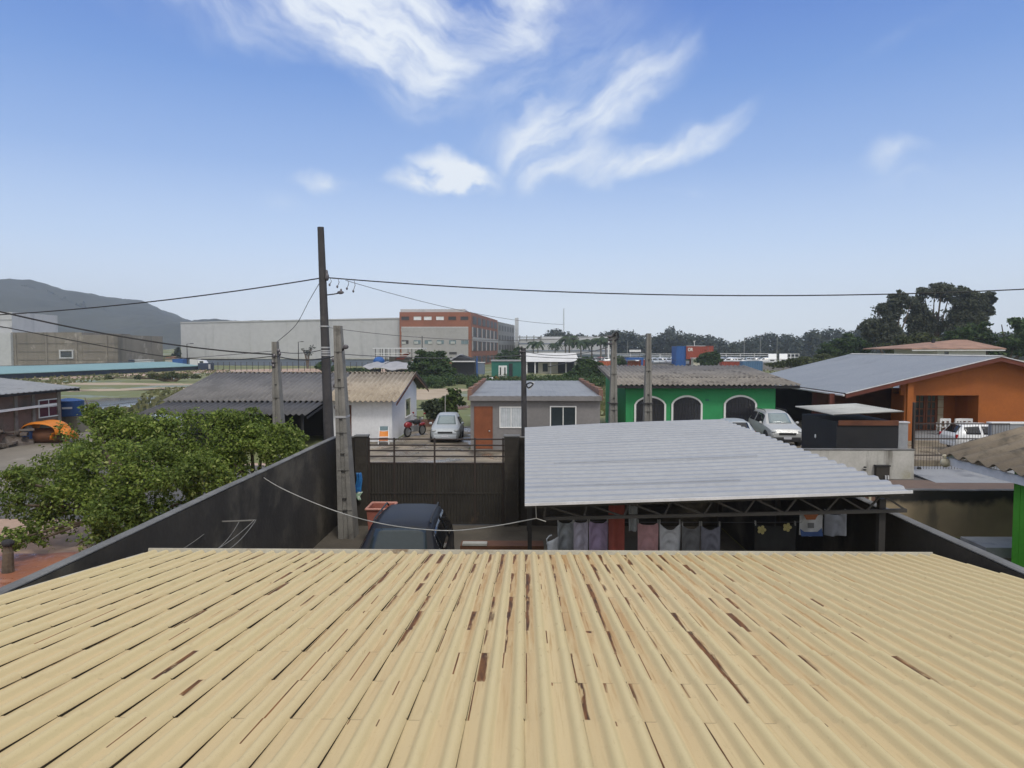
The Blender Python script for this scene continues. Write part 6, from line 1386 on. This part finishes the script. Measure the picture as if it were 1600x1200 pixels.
bigtree('dusty shrub row on the reddish bank', 270, 118, [(240, 588, 10, 4), (262, 587, 14, 5), (285, 588, 12, 4), (215, 590, 8, 3), (305, 589, 8, 3), (170, 590, 6, 3)], 2500, .35, 'leaf_olive', 59, 'bush', 'bush')
B = []; g = random.Random(8)
for px in np.arange(640, 1000, 6): d = 104+g.uniform(-6, 8); B.append((X(px, d), d, .5+g.uniform(0, .35), .9, 1.3, .7+g.uniform(0, .5)))
V, F, r_ = leaves(B, 16000, .32, 61, aspect=.55)
tag(np_mesh('hedge_growth', V, F, 'leaf_bush', None, r_), 'dark overgrown strip along the far side of the field', 'undergrowth', kind='stuff')
# palms
def palm(px, d, pyt, label, seed, sc=1.0):
    g = random.Random(seed); o = thing('palm_tree', label, 'palm tree', (X(px, d), d, 0), group='palms before the pale industrial hall'); H = Z(pyt, d)-1.2*sc
    MB().tube([(0, 0, 0), (.1, 0, H*.5), (0, 0, H)], [.3*sc, .22*sc, .17*sc], 8).build('trunk', 'palm_bark', o, world=False)
    V = []; 
    for k in range(17):
        a = k*2.4+g.uniform(-.3, .3); up = g.uniform(.15, 1.0); L = (3.0+g.uniform(-.4, .6))*sc; pts = []
        for i in range(9):
            t_ = i/8; r = L*t_*(1-.12*t_); pts.append(Vector((math.cos(a)*r, math.sin(a)*r, H+up*1.8*t_*L*.4-(1.15+.4*(1-up))*t_*t_*L*.62)))
        for i in range(1, 9):
            p, q = pts[i-1], pts[i]; s = Vector((-math.sin(a), math.cos(a), 0)); w = .85*sc*(1-.55*abs(i/8-.4))
            for sg_ in (-1, 1): V += [p, p.lerp(q, .75), q+s*sg_*w*.55+Vector((0, 0, -.55*w)), p.lerp(q, .3)+s*sg_*w+Vector((0, 0, -.75*w))]
    n = len(V)//4; np_mesh('crown', np.array([tuple(v+o.location) for v in V]), np.arange(4*n).reshape(-1, 4), 'leaf_palm', o, np.random.default_rng(seed).random(n))
for i, (px, pt, d, l_, s) in enumerate([(833, 531, 236, 'thin palm at the end of the row beside the office annex', .9), (840, 530, 232, 'second thin palm next to the one by the office annex', .9), (867, 532, 238, 'small lone palm above the white slatted roof', .9), (889, 520, 218, 'tall palm left of the densest palms, over the shed end', 1.15), (883, 524, 226, 'palm just behind the tall one over the shed end', 1.0), (907, 526, 214, 'palm at the start of the dense group', 1.1), (924, 526, 222, 'palm in the middle of the dense group', 1.1), (938, 523, 214, 'broad palm of the dense group', 1.2), (946, 522, 220, 'palm of the dense group nearest the concrete pole', 1.15)]): palm(px, d, pt, l_, 70+i, s)
SUNE, SKYS, EXPO, HAZE = 1.25, .1, 0.38, .00046
# ------------------------------------------------------------------ the air
hm = bpy.data.materials.new('air'); hm.use_nodes = True; MATS['air'] = hm
nt = hm.node_tree; nt.nodes.remove(nt.nodes['Principled BSDF'])
pv = nt.nodes.new('ShaderNodeVolumePrincipled'); pv.inputs['Color'].default_value = (.85, .88, .92, 1); pv.inputs['Density'].default_value = HAZE; pv.inputs['Anisotropy'].default_value = .72
nt.links.new(pv.outputs[0], nt.nodes['Material Output'].inputs['Volume'])
tag(MB().box(-1900, 1900, -140, 1700, -1.5, 135).build('haze', 'air'), 'thin pale haze filling the air over the field', 'haze', kind='stuff')
# ------------------------------------------------------------------ camera, sky, sun
cam = bpy.data.cameras.new('camera'); co = bpy.data.objects.new('camera', cam); COL.objects.link(co)
cam.sensor_width = 36; cam.lens = FPX/1600*36; cam.clip_start = .05; cam.clip_end = 6000
co.location = (0, 0, CAMZ); co.rotation_euler = (math.pi/2-THE, 0, PSI); SC.camera = co
SUN_EL, SUN_AZ = 52, 155      # azimuth measured clockwise from +Y: behind the viewer, to the right
sd = Vector((math.sin(R(SUN_AZ))*math.cos(R(SUN_EL)), math.cos(R(SUN_AZ))*math.cos(R(SUN_EL)), math.sin(R(SUN_EL))))
sl = bpy.data.lights.new('sun', 'SUN'); so = bpy.data.objects.new('sun', sl); COL.objects.link(so)
sl.energy = SUNE; sl.angle = R(12); sl.color = (1, .95, .87)
so.rotation_euler = (-sd).to_track_quat('-Z', 'Y').to_euler(); so.location = (30, -60, 80)
w = bpy.data.worlds.new('World'); SC.world = w; w.use_nodes = True
t = NT(w.node_tree); bg = w.node_tree.nodes['Background']
sky = t.n('ShaderNodeTexSky', sky_type='NISHITA'); sky.sun_disc = False; sky.sun_elevation = R(SUN_EL); sky.sun_rotation = R(SUN_AZ)
sky.air_density = 1.0; sky.dust_density = 1.5; sky.ozone_density = 2.5
tc = t.n('ShaderNodeTexCoord').outputs['Generated']
s3 = t.n('ShaderNodeSeparateXYZ'); t.l(tc, s3.inputs[0])
az = t.math('ARCTAN2', s3.outputs[0], s3.outputs[1]); el = t.math('ARCSINE', s3.outputs[2])
ae = t.n('ShaderNodeCombineXYZ'); t.l(az, ae.inputs[0]); t.l(el, ae.inputs[1])
# sky colour by elevation (degrees), laid over the physical sky
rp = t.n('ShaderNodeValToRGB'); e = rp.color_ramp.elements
stops = [(0, (.84,.89,.95)), (3.5, (.74,.81,.91)), (8, (.50,.62,.82)), (14, (.265,.40,.69)), (20, (.145,.275,.6)), (27, (.066,.165,.51)), (36, (.10,.22,.5)), (50, (.86,.855,.845)), (85, (1.0,.985,.95))]  # highest stops: pale overhead layer, out of view, added for soft neutral fill
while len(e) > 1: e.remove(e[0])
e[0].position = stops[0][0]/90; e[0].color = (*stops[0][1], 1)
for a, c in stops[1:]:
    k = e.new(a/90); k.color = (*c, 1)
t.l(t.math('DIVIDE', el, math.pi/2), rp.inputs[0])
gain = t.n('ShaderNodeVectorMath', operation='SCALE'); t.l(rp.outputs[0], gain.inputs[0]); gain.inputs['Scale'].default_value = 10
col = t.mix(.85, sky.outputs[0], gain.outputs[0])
# even white fill light added to the unseen sky half behind the viewer
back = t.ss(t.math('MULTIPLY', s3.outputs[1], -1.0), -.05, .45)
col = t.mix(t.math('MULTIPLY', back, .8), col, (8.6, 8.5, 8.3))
def azel(px, py):
    r = ray(px, py).normalized(); return math.atan2(r.x, r.y), math.asin(r.z)
# warped sky coordinates make ragged clouds
nz = t.n('ShaderNodeTexNoise'); nz.inputs['Scale'].default_value = 7; nz.inputs['Detail'].default_value = 5; nz.inputs['Roughness'].default_value = .52; t.l(ae.outputs[0], nz.inputs['Vector'])
wv = t.n('ShaderNodeVectorMath', operation='SUBTRACT'); t.l(nz.outputs['Color'], wv.inputs[0]); wv.inputs[1].default_value = (.5, .5, .5)
ws = t.n('ShaderNodeVectorMath', operation='SCALE'); t.l(wv.outputs[0], ws.inputs[0]); ws.inputs['Scale'].default_value = .11
wa = t.n('ShaderNodeVectorMath', operation='ADD'); t.l(ae.outputs[0], wa.inputs[0]); t.l(ws.outputs[0], wa.inputs[1])
def cloud(px, py, rx, ry, ang, gainv, power=1.0):
    """soft elliptical cloud centred on a sky direction; ang is the tilt of its long axis (degrees, rising to the right)"""
    a0, e0 = azel(px, py)
    m = t.n('ShaderNodeMapping', vector_type='TEXTURE'); t.l(wa.outputs[0], m.inputs['Vector'])
    m.inputs['Location'].default_value = (a0, e0, 0); m.inputs['Rotation'].default_value = (0, 0, R(ang)); m.inputs['Scale'].default_value = (rx/FPX, ry/FPX, 1)
    gt = t.n('ShaderNodeTexGradient', gradient_type='SPHERICAL'); t.l(m.outputs[0], gt.inputs[0])
    return t.math('MULTIPLY', t.math('POWER', gt.outputs['Fac'], power), gainv)
def fibre(ang, sx, sy, sc, seedloc=0):
    m = t.n('ShaderNodeMapping', vector_type='TEXTURE'); t.l(wa.outputs[0], m.inputs['Vector'])
    m.inputs['Location'].default_value = (seedloc, 0, 0); m.inputs['Rotation'].default_value = (0, 0, R(ang)); m.inputs['Scale'].default_value = (sx, sy, 1)
    return t.noise(m.outputs[0], sc, 5, .55)
f1 = t.ss(fibre(-24, 1, .3, 5.5), .12, .8); f2 = t.ss(fibre(30, 1, .28, 6, 3), .12, .8); f3 = t.ss(fibre(5, 1, .6, 9, 7), .25, .6)
def total(lst):
    o = None
    for a in lst: o = a if o is None else t.math('ADD', o, a)
    return o
g1 = total([cloud(470, 5, 270, 75, -10, 1.5), cloud(600, 60, 190, 85, -32, 1.9), cloud(690, 10, 200, 100, 0, 1.5), cloud(660, 120, 90, 50, -35, 1.0), cloud(260, 0, 230, 50, -8, 1.0), cloud(840, 0, 130, 60, 12, 1.5), cloud(760, 90, 130, 50, 20, .7), cloud(560, -90, 500, 90, 0, 1.2)])
g2 = total([cloud(930, 175, 220, 55, 34, 1.0), cloud(850, 195, 130, 75, 20, .9), cloud(835, 265, 70, 55, -55, .9), cloud(1000, 130, 130, 60, 40, .7), cloud(960, 250, 110, 38, 6, 1.7), cloud(1050, 225, 150, 34, 22, 1.2), cloud(1120, 195, 90, 26, 32, .7), cloud(900, 80, 280, 120, 20, .6), cloud(820, 150, 220, 90, 30, .35), cloud(1080, 297, 110, 16, 3, .5), cloud(1440, 50, 230, 22, 24, .35)])
g3 = total([cloud(690, 268, 75, 40, -12, 1.9), cloud(735, 283, 60, 32, 0, 1.7), cloud(640, 290, 60, 28, 0, 1.3), cloud(515, 298, 48, 18, 6, .8), cloud(1400, 245, 60, 24, 0, .7), cloud(1430, 285, 110, 40, 0, .35), cloud(440, 330, 60, 22, 0, .3)])
dens = total([t.math('MULTIPLY', g1, f1), t.math('MULTIPLY', t.math('MULTIPLY', g2, 1.15), f2), t.math('MULTIPLY', t.math('MULTIPLY', g3, 1.5), f3)])
mask = t.ss(dens, .03, 1.75)
cv = t.n('ShaderNodeVectorMath', operation='SCALE'); cv.inputs[0].default_value = (.70, .74, .78); cv.inputs['Scale'].default_value = 10
col = t.mix(t.math('MULTIPLY', mask, .93), col, cv.outputs[0])
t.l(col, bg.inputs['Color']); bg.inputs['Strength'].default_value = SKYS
vs = SC.view_settings; vs.view_transform = 'Standard'; vs.look = 'None'; vs.gamma = 1; vs.exposure = EXPO; vs.use_curve_mapping = False
SC.cycles.use_denoising = True; SC.cycles.max_bounces = 6; SC.cycles.diffuse_bounces = 3; SC.cycles.glossy_bounces = 3; SC.cycles.volume_bounces = 3
SC.cycles.sample_clamp_indirect = 6
